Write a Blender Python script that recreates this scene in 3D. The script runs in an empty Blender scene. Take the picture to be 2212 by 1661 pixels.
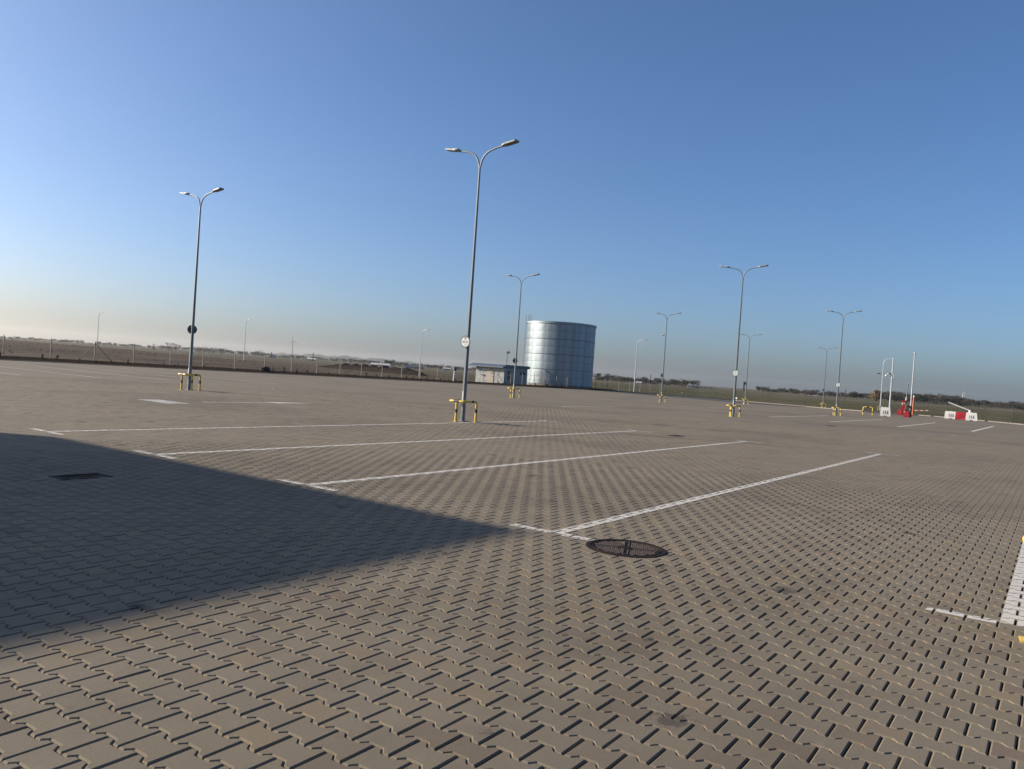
import bpy, bmesh, math, random
import numpy as np
from mathutils import Vector, Matrix

random.seed(7)
RNG = np.random.default_rng(11)
SC = bpy.context.scene
COL = SC.collection
PI = math.pi

# ------------------------------------------------------------------ camera
H_EYE = 1.6
PW, PH, PF = 2212.0, 1661.0, 1739.77          # calibration frame (pixels) and focal length in it
CR = Vector((0.562825, -0.823707, 0.068811))  # camera right
CU = Vector((-0.026252, 0.065393, 0.997514))  # camera up
CF = Vector((0.826159, 0.563232, -0.015181))  # camera forward
cam_d = bpy.data.cameras.new('camera')
cam = bpy.data.objects.new('camera', cam_d)
COL.objects.link(cam)
cam.matrix_world = Matrix(((CR.x, CU.x, -CF.x, 0), (CR.y, CU.y, -CF.y, 0), (CR.z, CU.z, -CF.z, H_EYE), (0, 0, 0, 1)))
cam_d.sensor_fit = 'HORIZONTAL'
cam_d.sensor_width = 36.0
cam_d.lens = 36.0 * PF / PW
cam_d.clip_start = 0.05
cam_d.clip_end = 20000
SC.camera = cam

# ------------------------------------------------------------------ light
SUN_EL = math.radians(22.0)
SUN_AZ = math.atan2(0.894, -0.447)            # direction towards the sun, from +X
SUNV = Vector((math.cos(SUN_AZ) * math.cos(SUN_EL), math.sin(SUN_AZ) * math.cos(SUN_EL), math.sin(SUN_EL)))
world = bpy.data.worlds.new('World')
SC.world = world
world.use_nodes = True
wn = world.node_tree
bg = wn.nodes['Background']
sky = wn.nodes.new('ShaderNodeTexSky')
sky.sky_type = 'NISHITA'
sky.sun_disc = False
sky.sun_elevation = SUN_EL
sky.sun_rotation = math.atan2(SUNV.x, SUNV.y)
sky.altitude = 50
sky.air_density = 0.75
sky.dust_density = 2.05
sky.ozone_density = 4.5
sky_hs = wn.nodes.new('ShaderNodeHueSaturation')
sky_hs.inputs['Saturation'].default_value = 1.07
wn.links.new(sky.outputs[0], sky_hs.inputs['Color'])
wn.links.new(sky_hs.outputs[0], bg.inputs[0])
bg.inputs[1].default_value = 0.100
sun_d = bpy.data.lights.new('sun', 'SUN')
sun_d.energy = 5.0
sun_d.angle = math.radians(0.53)
sun_d.color = (1.0, 0.88, 0.72)
sun = bpy.data.objects.new('sun', sun_d)
COL.objects.link(sun)
sun.rotation_euler = (-SUNV).to_track_quat('-Z', 'Y').to_euler()
sun.location = (0, 0, 40)
SC.view_settings.view_transform = 'Standard'
SC.view_settings.look = 'None'
SC.view_settings.exposure = 0.72
SC.view_settings.gamma = 1.0
SC.view_settings.use_curve_mapping = False
SC.cycles.max_bounces = 6
SC.cycles.diffuse_bounces = 3
SC.cycles.glossy_bounces = 3
SC.cycles.transparent_max_bounces = 12
SC.cycles.volume_bounces = 0
HAZE_DENSITY = 0.00012

# ------------------------------------------------------------------ ground shape and picture geometry
def sst(t):
    t = np.clip(t, 0, 1)
    return t * t * (3 - 2 * t)

def zlot(x, y):
    return -0.0042 * np.clip(np.asarray(x) - 30.0, 0, 105) * sst((np.asarray(y) - 6) / 24.0)

def zfield(x, y):
    x = np.asarray(x, float); y = np.asarray(y, float)
    r = np.hypot(x, y)
    base = zlot(x, y) * (1 - sst((r - 150) / 250.0))
    rise = 1.35 * sst((y - 66) / 42.0) * (1 - sst((x - 45) / 75.0)) * (1 - sst((r - 260) / 500.0))
    return base + rise

def ray(px, py):
    d = CR * ((px - PW / 2) / PF) + CU * (-(py - PH / 2) / PF) + CF
    return d

def hit(px, py, zf=zlot):
    d = ray(px, py)
    z = 0.0
    p = None
    for _ in range(25):
        t = (z - H_EYE) / d.z
        p = (d.x * t, d.y * t)
        z = 0.5 * z + 0.5 * float(zf(*p))
    return Vector((p[0], p[1], float(zf(*p))))

def out(px, depth):
    """point at that depth on the picture column px, at eye level"""
    py = 727.7 + 0.069 * px
    d = ray(px, py)
    return Vector((d.x * depth, d.y * depth, H_EYE))

def height_at(px, py, depth):
    d = ray(px, py)
    return H_EYE + d.z * depth

# ------------------------------------------------------------------ object helpers
class MB:
    def __init__(self):
        self.v = []; self.f = []; self.m = []
        self.mi = 0
    def add(self, vs, fs):
        o = len(self.v)
        self.v.extend([tuple(a) for a in vs])
        for f in fs:
            self.f.append(tuple(i + o for i in f)); self.m.append(self.mi)
        return self
    def box(self, c, s, rz=0.0, M=None):
        hx, hy, hz = s[0] / 2, s[1] / 2, s[2] / 2
        vs = [Vector((x, y, z)) for x in (-hx, hx) for y in (-hy, hy) for z in (-hz, hz)]
        if M is None:
            M = Matrix.Rotation(rz, 3, 'Z')
        vs = [M @ v + Vector(c) for v in vs]
        return self.add(vs, [(0, 1, 3, 2), (4, 6, 7, 5), (0, 4, 5, 1), (2, 3, 7, 6), (0, 2, 6, 4), (1, 5, 7, 3)])
    def tube(self, pts, rad, n=10, cap=True, flat=False, twist=0.0):
        pts = [Vector(p) for p in pts]
        if not hasattr(rad, '__len__'):
            rad = [rad] * len(pts)
        rings = []
        t0 = (pts[1] - pts[0]).normalized()
        ref = Vector((0, 0, 1)) if abs(t0.z) < 0.9 else Vector((1, 0, 0))
        u = t0.cross(ref).normalized()
        for i, p in enumerate(pts):
            if i == 0: t = pts[1] - pts[0]
            elif i == len(pts) - 1: t = pts[-1] - pts[-2]
            else: t = (pts[i + 1] - pts[i]).normalized() + (pts[i] - pts[i - 1]).normalized()
            t.normalize()
            u = (u - t * u.dot(t)).normalized()
            w = t.cross(u)
            rings.append([p + (u * math.cos(2 * PI * k / n + twist) + w * math.sin(2 * PI * k / n + twist)) * rad[i] for k in range(n)])
        vs = [a for r in rings for a in r]
        fs = []
        for i in range(len(pts) - 1):
            for k in range(n):
                a, b = i * n + k, i * n + (k + 1) % n
                fs.append((a, b, b + n, a + n))
        if cap:
            fs.append(tuple(range(n - 1, -1, -1)))
            fs.append(tuple(range((len(pts) - 1) * n, len(pts) * n)))
        return self.add(vs, fs)
    def lathe(self, prof, n=24, c=(0, 0, 0), M=None):
        vs = []; fs = []
        for r, z in prof:
            for k in range(n):
                a = 2 * PI * k / n
                v = Vector((r * math.cos(a), r * math.sin(a), z))
                if M is not None: v = M @ v
                vs.append(v + Vector(c))
        for i in range(len(prof) - 1):
            for k in range(n):
                a, b = i * n + k, i * n + (k + 1) % n
                fs.append((a, b, b + n, a + n))
        fs.append(tuple(range(n - 1, -1, -1)))
        fs.append(tuple(range((len(prof) - 1) * n, len(prof) * n)))
        return self.add(vs, fs)
    def prism(self, poly, h0, h1, M=None, c=(0, 0, 0)):
        n = len(poly)
        vs = [Vector((x, y, h0)) for x, y in poly] + [Vector((x, y, h1)) for x, y in poly]
        if M is not None: vs = [M @ v for v in vs]
        vs = [v + Vector(c) for v in vs]
        fs = [tuple(range(n - 1, -1, -1)), tuple(range(n, 2 * n))]
        fs += [(i, (i + 1) % n, n + (i + 1) % n, n + i) for i in range(n)]
        return self.add(vs, fs)
    def mesh(self, name, mats, smooth=None):
        me = bpy.data.meshes.new(name)
        me.from_pydata([tuple(v) for v in self.v], [], self.f)
        me.polygons.foreach_set('use_smooth', [False] * len(me.polygons))
        if not isinstance(mats, (list, tuple)): mats = [mats]
        for m in mats: me.materials.append(m)
        if len(mats) > 1: me.polygons.foreach_set('material_index', self.m)
        bm = bmesh.new(); bm.from_mesh(me)
        bmesh.ops.recalc_face_normals(bm, faces=bm.faces)
        bm.to_mesh(me); bm.free()
        if smooth is not None:
            me.polygons.foreach_set('use_smooth', [True] * len(me.polygons))
            try: me.set_sharp_from_angle(angle=math.radians(smooth))
            except Exception: pass
        me.update()
        return me
    def build(self, name, mats, parent=None, smooth=None, **kw):
        return put(name, self.mesh(name, mats, smooth), parent, **kw)

def put(name, me, parent=None, loc=None, rz=None, scale=None):
    o = bpy.data.objects.new(name, me)
    COL.objects.link(o)
    if parent is not None: o.parent = parent
    if loc is not None: o.location = loc
    if rz is not None: o.rotation_euler = (0, 0, rz)
    if scale is not None: o.scale = scale
    return o

def tag(o, label=None, cat=None, group=None, kind=None):
    if label: o['label'] = label
    if cat: o['category'] = cat
    if group: o['group'] = group
    if kind: o['kind'] = kind
    return o

def thing(name, loc, label, cat, group=None, rz=0.0):
    o = put(name, None, loc=loc, rz=rz)
    return tag(o, label, cat, group)

KIDS = {}
def kids(o):
    return [c for c in bpy.data.objects if c.parent == o]

def dup(src, loc, rz=None, label=None, parent=None, scale=None):
    c = src.copy(); COL.objects.link(c)
    if parent is not None: c.parent = parent
    if loc is not None: c.location = loc
    if rz is not None: c.rotation_euler = (0, 0, rz)
    if scale is not None: c.scale = scale
    if label: c['label'] = label
    if src not in KIDS: KIDS[src] = kids(src)
    for k in KIDS[src]:
        dup(k, None, parent=c)
    return c

# ------------------------------------------------------------------ materials
def mat(name, col=(0.5, 0.5, 0.5), rough=0.7, metal=0.0, spec=0.5):
    m = bpy.data.materials.new(name); m.use_nodes = True
    b = m.node_tree.nodes['Principled BSDF']
    b.inputs['Base Color'].default_value = (*col, 1)
    b.inputs['Roughness'].default_value = rough
    b.inputs['Metallic'].default_value = metal
    b.inputs['Specular IOR Level'].default_value = spec
    return m

class NT:
    def __init__(self, m):
        self.t = m.node_tree; self.b = self.t.nodes['Principled BSDF']
    def n(self, typ, **kw):
        nd = self.t.nodes.new(typ)
        for k, v in kw.items(): setattr(nd, k, v)
        return nd
    def l(self, a, b): self.t.links.new(a, b)
    def set(self, sock, v):
        if hasattr(v, 'is_linked') or hasattr(v, 'links'): self.l(v, sock)
        else: sock.default_value = v
    def pos(self): return self.n('ShaderNodeNewGeometry').outputs['Position']
    def objco(self): return self.n('ShaderNodeTexCoord').outputs['Object']
    def scale(self, vec, s):
        nd = self.n('ShaderNodeVectorMath', operation='MULTIPLY'); self.l(vec, nd.inputs[0]); nd.inputs[1].default_value = s
        return nd.outputs[0]
    def noise(self, vec, sc, det=4, rough=0.55, dist=0.0):
        nd = self.n('ShaderNodeTexNoise'); self.l(vec, nd.inputs['Vector'])
        nd.inputs['Scale'].default_value = sc; nd.inputs['Detail'].default_value = det
        nd.inputs['Roughness'].default_value = rough; nd.inputs['Distortion'].default_value = dist
        return nd.outputs['Fac']
    def ramp(self, fac, stops):
        nd = self.n('ShaderNodeValToRGB'); self.l(fac, nd.inputs[0])
        el = nd.color_ramp.elements
        while len(el) < len(stops): el.new(0.5)
        for e, (p, c) in zip(el, stops):
            e.position = p; e.color = (*c, 1) if hasattr(c, '__len__') else (c, c, c, 1)
        return nd.outputs['Color']
    def mix(self, fac, a, b, mode='MIX'):
        nd = self.n('ShaderNodeMix', data_type='RGBA', blend_type=mode)
        self.set(nd.inputs[0], fac)
        for s, v in ((nd.inputs[6], a), (nd.inputs[7], b)):
            if hasattr(v, '__len__') and not hasattr(v, 'links'): s.default_value = (*v, 1)
            else: self.l(v, s)
        return nd.outputs[2]
    def math(self, op, a, b=0.0, c=None, clamp=False):
        nd = self.n('ShaderNodeMath', operation=op); nd.use_clamp = clamp
        self.set(nd.inputs[0], a); self.set(nd.inputs[1], b)
        if c is not None: self.set(nd.inputs[2], c)
        return nd.outputs[0]
    def mapr(self, v, a, b, c=0.0, d=1.0, smooth=False):
        nd = self.n('ShaderNodeMapRange'); self.l(v, nd.inputs[0])
        if smooth: nd.interpolation_type = 'SMOOTHSTEP'
        for i, x in enumerate((a, b, c, d)): nd.inputs[i + 1].default_value = x
        return nd.outputs[0]
    def bump(self, h, strength=0.3, dist=0.01):
        nd = self.n('ShaderNodeBump'); self.l(h, nd.inputs['Height'])
        nd.inputs['Strength'].default_value = strength; nd.inputs['Distance'].default_value = dist
        self.l(nd.outputs[0], self.b.inputs['Normal'])

def noisy(name, col, rough=0.7, metal=0.0, var=0.25, sc=3.0, fine=60.0, bump=0.0, spec=0.5):
    m = mat(name, col, rough, metal, spec); N = NT(m); v = N.objco()
    f = N.noise(v, sc, 5); g = N.noise(v, fine, 3)
    s = N.math('MULTIPLY_ADD', g, 0.35, N.math('MULTIPLY', f, 0.65))
    lo = tuple(c * (1 - var) for c in col); hi = tuple(min(1, c * (1 + var)) for c in col)
    N.l(N.ramp(s, [(0.3, lo), (0.7, hi)]), N.b.inputs['Base Color'])
    N.l(N.mapr(f, 0.3, 0.7, max(0, rough - 0.1), min(1, rough + 0.1)), N.b.inputs['Roughness'])
    if bump: N.bump(g, bump, 0.01)
    return m

# paving concrete: every paver has its own tone (attribute), grain, wear and stains
def concrete_mat(name, sheet=False):
    m = mat(name, (0.28, 0.25, 0.21), 0.9, spec=0.25); N = NT(m)
    p = N.pos()
    if sheet:
        tone = N.n('ShaderNodeValue'); tone.outputs[0].default_value = 0.5; tone = tone.outputs[0]
    else:
        a = N.n('ShaderNodeAttribute', attribute_name='tone'); tone = a.outputs['Fac']
    col = N.ramp(tone, [(0.0, (0.153, 0.121, 0.089)), (0.3, (0.182, 0.152, 0.108)), (0.65, (0.169, 0.143, 0.107)), (1.0, (0.195, 0.155, 0.103))])
    big = N.noise(p, 0.16, 5, 0.6)
    mid = N.noise(p, 1.6, 5, 0.65)
    fine = N.noise(p, 240.0, 3, 0.7)
    grain = N.noise(p, 900.0, 2, 0.7)
    col = N.mix(1.0, col, N.ramp(big, [(0.3, 0.74), (0.5, 1.0), (0.72, 1.07)]), 'MULTIPLY')
    col = N.mix(1.0, col, N.ramp(mid, [(0.28, 0.84), (0.5, 1.0), (0.75, 1.06)]), 'MULTIPLY')
    if not sheet:
        col = N.mix(1.0, col, N.ramp(fine, [(0.3, 0.84), (0.7, 1.13)]), 'MULTIPLY')
        col = N.mix(1.0, col, N.ramp(grain, [(0.25, 0.74), (0.5, 1.0), (0.75, 1.2)]), 'MULTIPLY')
        col = N.mix(1.0, col, N.ramp(N.noise(p, 75.0, 4, 0.75), [(0.3, 0.86), (0.5, 1.0), (0.72, 1.10)]), 'MULTIPLY')
        sm = N.noise(p, 5.5, 3, 0.6)
        col = N.mix(N.mapr(sm, 0.62, 0.76, 0.0, 0.34, True), col, (0.085, 0.072, 0.058))
        col = N.mix(N.mapr(sm, 0.24, 0.38, 0.20, 0.0, True), col, (0.27, 0.24, 0.19))
    # oil drips and dirt marks: small dark blots, few and irregular
    w = N.n('ShaderNodeTexVoronoi', voronoi_dimensions='2D'); N.l(p, w.inputs['Vector']); w.inputs['Scale'].default_value = 0.55
    warp = N.noise(p, 11.0, 5, 0.75, 0.8)
    dd = N.math('ADD', w.outputs['Distance'], N.math('MULTIPLY', warp, 0.20))
    rnd = N.n('ShaderNodeSeparateColor'); N.l(w.outputs['Color'], rnd.inputs[0])
    pick = N.math('GREATER_THAN', rnd.outputs[0], 0.45)
    blot = N.math('MULTIPLY', N.mapr(N.math('SUBTRACT', dd, N.math('MULTIPLY', rnd.outputs[1], 0.05)), 0.095, 0.120, 1.0, 0.0, True), pick)
    blot = N.math('MULTIPLY', blot, 0.78)
    col = N.mix(blot, col, (0.055, 0.046, 0.039))
    # faint tyre tracks: bands in two driving directions, broken by noise
    sp = N.n('ShaderNodeSeparateXYZ'); N.l(p, sp.inputs[0])
    for ax, ay, fr, wid in ((0.32, 0.95, 0.17, 0.10), (0.93, -0.30, 0.115, 0.08)):
        t = N.math('ADD', N.math('MULTIPLY', sp.outputs[0], ax * fr), N.math('MULTIPLY', sp.outputs[1], ay * fr))
        t = N.math('ADD', t, N.math('MULTIPLY', N.noise(p, 0.05, 2), 2.2))
        t = N.math('PINGPONG', t, 0.5)
        band = N.mapr(t, 0.0, wid * 0.5, 1.0, 0.0, True)
        band = N.math('MULTIPLY', band, N.mapr(N.noise(p, 0.12, 3), 0.46, 0.68, 0.0, 0.42))
        col = N.mix(band, col, (0.095, 0.082, 0.070))
    if sheet:
        # joints of pavers too far away to tell apart
        mp = N.n('ShaderNodeMapping'); N.l(p, mp.inputs[0]); mp.inputs['Rotation'].default_value = (0, 0, PI / 2)
        br = N.n('ShaderNodeTexBrick'); N.l(mp.outputs[0], br.inputs[0])
        br.inputs['Scale'].default_value = 1.0; br.inputs['Brick Width'].default_value = 0.2105; br.inputs['Row Height'].default_value = 0.168
        br.inputs['Mortar Size'].default_value = 0.005; br.offset = 0.5
        br.inputs['Color1'].default_value = (0.96, 0.96, 0.96, 1); br.inputs['Color2'].default_value = (0.90, 0.90, 0.90, 1); br.inputs['Mortar'].default_value = (0.42, 0.40, 0.38, 1)
        col = N.mix(1.0, col, br.outputs[0], 'MULTIPLY')
    N.l(col, N.b.inputs['Base Color'])
    if not sheet:
        N.bump(N.math('ADD', fine, grain), 0.35, 0.0012)
    return m

M_PAVER = concrete_mat('paver_concrete')
M_SHEET = concrete_mat('paving_sheet_concrete', True)
M_BED = noisy('joint_sand', (0.032, 0.024, 0.017), 0.95, var=0.3, sc=20, fine=300)
M_GALV = noisy('galvanised_steel', (0.135, 0.155, 0.17), 0.5, 0.45, var=0.18, sc=2.5, fine=30)
M_GALVL = noisy('pale_galvanised_steel', (0.40, 0.42, 0.43), 0.5, 0.3, var=0.12, sc=3, fine=30)
M_HEAD = noisy('lamp_housing_grey', (0.20, 0.21, 0.22), 0.4, 0.2, var=0.1, sc=8)
M_LENS = mat('lamp_lens', (0.06, 0.055, 0.05), 0.3)
M_DARK = noisy('dark_grey_paint', (0.035, 0.04, 0.048), 0.5, var=0.2, sc=8)
M_YEL = noisy('yellow_paint', (0.60, 0.42, 0.06), 0.42, var=0.10, sc=6, fine=40)
M_BLK = noisy('black_paint', (0.018, 0.017, 0.017), 0.45, var=0.2, sc=9)
M_WHITE = noisy('white_plastic', (0.56, 0.55, 0.52), 0.45, var=0.05, sc=5)
M_SIGN = noisy('sign_white', (0.52, 0.53, 0.515), 0.4, var=0.03, sc=8)
M_RIM = mat('sign_rim_teal', (0.03, 0.10, 0.115), 0.4)
M_PRINT = mat('sign_print', (0.03, 0.04, 0.045), 0.5)
M_RED = noisy('red_plastic', (0.30, 0.012, 0.018), 0.4, var=0.15, sc=5)
M_ORANGE = noisy('orange_paint', (0.45, 0.12, 0.05), 0.5, var=0.12, sc=6)
M_CONC = noisy('pale_concrete', (0.185, 0.168, 0.14), 0.9, var=0.18, sc=3, fine=50, bump=0.2)
M_POST = noisy('fence_post_concrete', (0.23, 0.21, 0.18), 0.9, var=0.2, sc=3, fine=50)
M_WIRE = mat('fence_wire', (0.22, 0.22, 0.20), 0.5, 0.6)
M_GREENW = noisy('green_fence_steel', (0.035, 0.05, 0.035), 0.5, var=0.2)
M_SHEDW = noisy('pale_grey_cladding', (0.27, 0.285, 0.275), 0.45, var=0.06, sc=2, fine=20)
M_SHEDR = noisy('slate_blue_trim', (0.075, 0.095, 0.12), 0.45, var=0.1)
M_SHEDD = noisy('beige_door', (0.32, 0.27, 0.215), 0.5, var=0.05)
M_DKGROUND = noisy('asphalt', (0.055, 0.054, 0.055), 0.92, var=0.25, sc=0.8, fine=25)  # dark grey, shared by the gate apron and the far kerb strip
M_SOIL = noisy('dark_soil', (0.034, 0.026, 0.021), 1.0, var=0.4, sc=1.2, fine=9, bump=0.6, spec=0.0)
M_SAP = noisy('dark_sapling_leaves', (0.045, 0.038, 0.028), 0.95, var=0.4, sc=4, spec=0.1)
M_BAG = mat('black_rubbish_bag', (0.012, 0.012, 0.016), 0.65, spec=0.2)
M_LITTER = mat('white_litter', (0.75, 0.74, 0.72), 0.6)
M_IRON = noisy('cast_iron', (0.018, 0.011, 0.008), 0.75, 0.0, var=0.3, sc=15, fine=160, spec=0.15)
M_IRONL = noisy('worn_cast_iron', (0.115, 0.088, 0.074), 0.6, 0.0, var=0.4, sc=20, fine=160, spec=0.3)
M_SKIN = mat('skin', (0.42, 0.24, 0.17), 0.6)
M_JACKET = noisy('olive_brown_jacket', (0.075, 0.058, 0.040), 0.85, var=0.2, sc=6)
M_TROUS = noisy('black_trousers', (0.013, 0.014, 0.017), 0.85, var=0.2, sc=6)
M_HAIR = mat('dark_hair', (0.02, 0.016, 0.013), 0.7)
M_BWALL = noisy('rendered_wall', (0.22, 0.21, 0.20), 0.9, var=0.08, sc=1.0)
M_FARW = noisy('far_white_wall', (0.45, 0.45, 0.43), 0.8, var=0.05, sc=0.5)
M_FARR = noisy('far_dark_roof', (0.06, 0.055, 0.055), 0.8, var=0.1, sc=0.5)
M_CHIM = noisy('chimney_brick', (0.035, 0.034, 0.036), 0.9, var=0.2, sc=0.5)
M_TURB = mat('turbine_grey', (0.16, 0.17, 0.18), 0.5)
M_BARK = noisy('bark', (0.055, 0.045, 0.036), 0.95, var=0.3, sc=3)
M_TWIG = noisy('bare_twigs', (0.075, 0.060, 0.048), 0.95, var=0.3, sc=2)
M_PINE = noisy('dark_evergreen_leaves', (0.024, 0.030, 0.018), 0.9, var=0.5, sc=0.7)
M_SCRUB = noisy('brown_scrub_twigs', (0.055, 0.045, 0.035), 0.95, var=0.5, sc=0.7)
M_WILLOW = noisy('tan_willow_twigs', (0.20, 0.145, 0.085), 0.95, var=0.4, sc=0.6)

# white road paint, worn
def paint_mat():
    m = mat('road_paint_white', (0.72, 0.71, 0.68), 0.75); N = NT(m); p = N.pos()
    w = N.noise(p, 9.0, 5, 0.7); f = N.noise(p, 120.0, 3, 0.7)
    s = N.math('MULTIPLY_ADD', f, 0.45, N.math('MULTIPLY', w, 0.55))
    wear = N.mapr(N.noise(p, 2.2, 6, 0.75), 0.56, 0.70, 0.0, 0.75)
    pc = (N.ramp(s, [(0.30, (0.30, 0.27, 0.22)), (0.42, (0.48, 0.455, 0.41)), (0.7, (0.55, 0.53, 0.485))]))
    N.l(N.mix(wear, pc, (0.24, 0.205, 0.155)), N.b.inputs['Base Color'])
    return m
M_PAINT = paint_mat()
M_PAINTW = noisy('road_paint_worn', (0.43, 0.42, 0.40), 0.8, var=0.3, sc=2.5, fine=25)

def tank_mat():
    m = mat('tank_steel', (0.3, 0.33, 0.36), 0.4, 0.8); N = NT(m); p = N.objco()
    st = N.noise(N.scale(p, (2.2, 2.2, 0.12)), 1.0, 4, 0.6)
    cl = N.noise(p, 0.45, 4, 0.6)
    sp = N.noise(p, 7.0, 3, 0.7)
    s = N.math('ADD', N.math('MULTIPLY', st, 0.45), N.math('MULTIPLY_ADD', cl, 0.4, N.math('MULTIPLY', sp, 0.15)))
    N.l(N.ramp(s, [(0.32, (0.155, 0.19, 0.215)), (0.5, (0.225, 0.265, 0.29)), (0.68, (0.32, 0.355, 0.37))]), N.b.inputs['Base Color'])
    N.l(N.mapr(cl, 0.3, 0.7, 0.36, 0.52), N.b.inputs['Roughness'])
    N.bump(st, 0.10, 0.05)
    return m
M_TANK = tank_mat()
M_TANKD = noisy('tank_rib_steel', (0.085, 0.10, 0.12), 0.5, 0.6, var=0.12)

def field_mat():
    m = mat('field', (0.1, 0.09, 0.06), 1.0, spec=0.1); N = NT(m); p = N.pos()
    sp = N.n('ShaderNodeSeparateXYZ'); N.l(p, sp.inputs[0])
    n1 = N.noise(N.scale(p, (0.022, 0.060, 0.0)), 1.0, 6, 0.65, 0.6)
    n2 = N.noise(N.scale(p, (0.10, 0.22, 0.0)), 1.0, 5, 0.7)
    n3 = N.noise(p, 1.4, 4, 0.75)
    brown = N.ramp(n1, [(0.30, (0.036, 0.026, 0.020)), (0.42, (0.066, 0.046, 0.033)), (0.52, (0.088, 0.062, 0.043)), (0.60, (0.080, 0.066, 0.043)), (0.70, (0.130, 0.102, 0.066))])
    green = N.ramp(n1, [(0.3, (0.048, 0.043, 0.019)), (0.5, (0.064, 0.057, 0.026)), (0.7, (0.090, 0.074, 0.038))])
    # right-hand land is sown, left-hand land is dry fallow grass; wander the boundary
    s = N.math('SUBTRACT', N.math('MULTIPLY', sp.outputs[0], 0.72), N.math('MULTIPLY', sp.outputs[1], 0.80))
    s = N.math('ADD', s, N.math('MULTIPLY', N.noise(p, 0.012, 3), 60.0))
    g = N.mapr(s, 8.0, 72.0, 0.0, 1.0, True)
    verge = N.mapr(N.math('ADD', sp.outputs[1], N.math('MULTIPLY', N.noise(p, 0.08, 3), 8.0)), 66.0, 78.0, 0.40, 0.0, True)
    brown = N.mix(verge, brown, (0.050, 0.046, 0.034))
    col = N.mix(g, brown, green)
    r = N.n('ShaderNodeVectorMath', operation='LENGTH'); N.l(p, r.inputs[0])
    farm = N.mapr(r.outputs['Value'], 170.0, 420.0, 0.0, 1.0, True)
    strips = N.noise(N.scale(p, (0.0035, 0.012, 0.0)), 1.0, 4, 0.55)
    farc = N.ramp(strips, [(0.34, (0.070, 0.060, 0.042)), (0.45, (0.082, 0.080, 0.045)), (0.55, (0.105, 0.086, 0.058)), (0.66, (0.15, 0.125, 0.082))])
    col = N.mix(farm, col, farc)
    col = N.mix(1.0, col, N.ramp(n2, [(0.3, 0.62), (0.5, 1.0), (0.7, 1.32)]), 'MULTIPLY')
    col = N.mix(1.0, col, N.ramp(n3, [(0.3, 0.75), (0.5, 1.0), (0.7, 1.25)]), 'MULTIPLY')
    N.l(col, N.b.inputs['Base Color'])
    N.bump(N.math('ADD', n3, n2), 0.6, 0.15)
    return m
M_FIELD = field_mat()

def grass_mat():
    m = mat('dry_grass', (0.14, 0.11, 0.07), 1.0, spec=0.1); N = NT(m); p = N.pos()
    sp = N.n('ShaderNodeSeparateXYZ'); N.l(p, sp.inputs[0])
    n = N.noise(p, 0.35, 4, 0.7)
    br = N.ramp(n, [(0.3, (0.075, 0.055, 0.038)), (0.5, (0.14, 0.108, 0.07)), (0.7, (0.22, 0.175, 0.11))])
    gr = N.ramp(n, [(0.3, (0.055, 0.058, 0.028)), (0.5, (0.085, 0.085, 0.042)), (0.7, (0.15, 0.13, 0.075))])
    s = N.math('SUBTRACT', N.math('MULTIPLY', sp.outputs[0], 0.72), N.math('MULTIPLY', sp.outputs[1], 0.80))
    N.l(N.mix(N.mapr(s, 20.0, 70.0, 0.0, 1.0, True), br, gr), N.b.inputs['Base Color'])
    return m
M_GRASS = grass_mat()

# ------------------------------------------------------------------ terrain
KERB_Y = 61.0
KR = [hit(*q) for q in ((1436, 853.6), (1582, 865.0), (1733, 877.6), (1866, 888.6))]      # right-hand kerb, far to near
KL = [hit(*q) for q in ((1985, 897.5), (2110, 908.4), (2230, 919.6))]                      # kerb right of the gate
_kx = [-70.0] + [p.x for p in reversed(KL)] + [p.x for p in reversed(KR)]
_ky = [p.y for p in reversed(KL)] + [p.y for p in reversed(KR)]
KY = [-80.0] + _ky
KX = [KL[-1].x - 8.0] + [p.x for p in reversed(KL)] + [p.x for p in reversed(KR)]
def xkerb(y):
    return np.interp(y, KY, KX)

def axis(lo, hi, fine_lo, fine_hi, step):
    a = list(np.arange(fine_lo, fine_hi + 0.01, step))
    s = step
    x = fine_hi
    while x < hi:
        s *= 1.25; x = min(hi, x + s); a.append(x)
    s = step; x = fine_lo; b = []
    while x > lo:
        s *= 1.25; x = max(lo, x - s); b.append(x)
    return np.array(b[::-1] + a)

def grid_mesh(name, xs, ys, zf, m, smooth=True):
    X, Y = np.meshgrid(xs, ys)
    Z = zf(X, Y)
    v = np.stack([X.ravel(), Y.ravel(), Z.ravel()], 1)
    nx, ny = len(xs), len(ys)
    i = np.arange(nx - 1); j = np.arange(ny - 1)
    I, J = np.meshgrid(i, j)
    a = (J * nx + I).ravel()
    f = np.stack([a, a + 1, a + 1 + nx, a + nx], 1)
    me = np_mesh(name, v, f, m)
    me.polygons.foreach_set('use_smooth', [smooth] * len(me.polygons))
    return me

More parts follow.
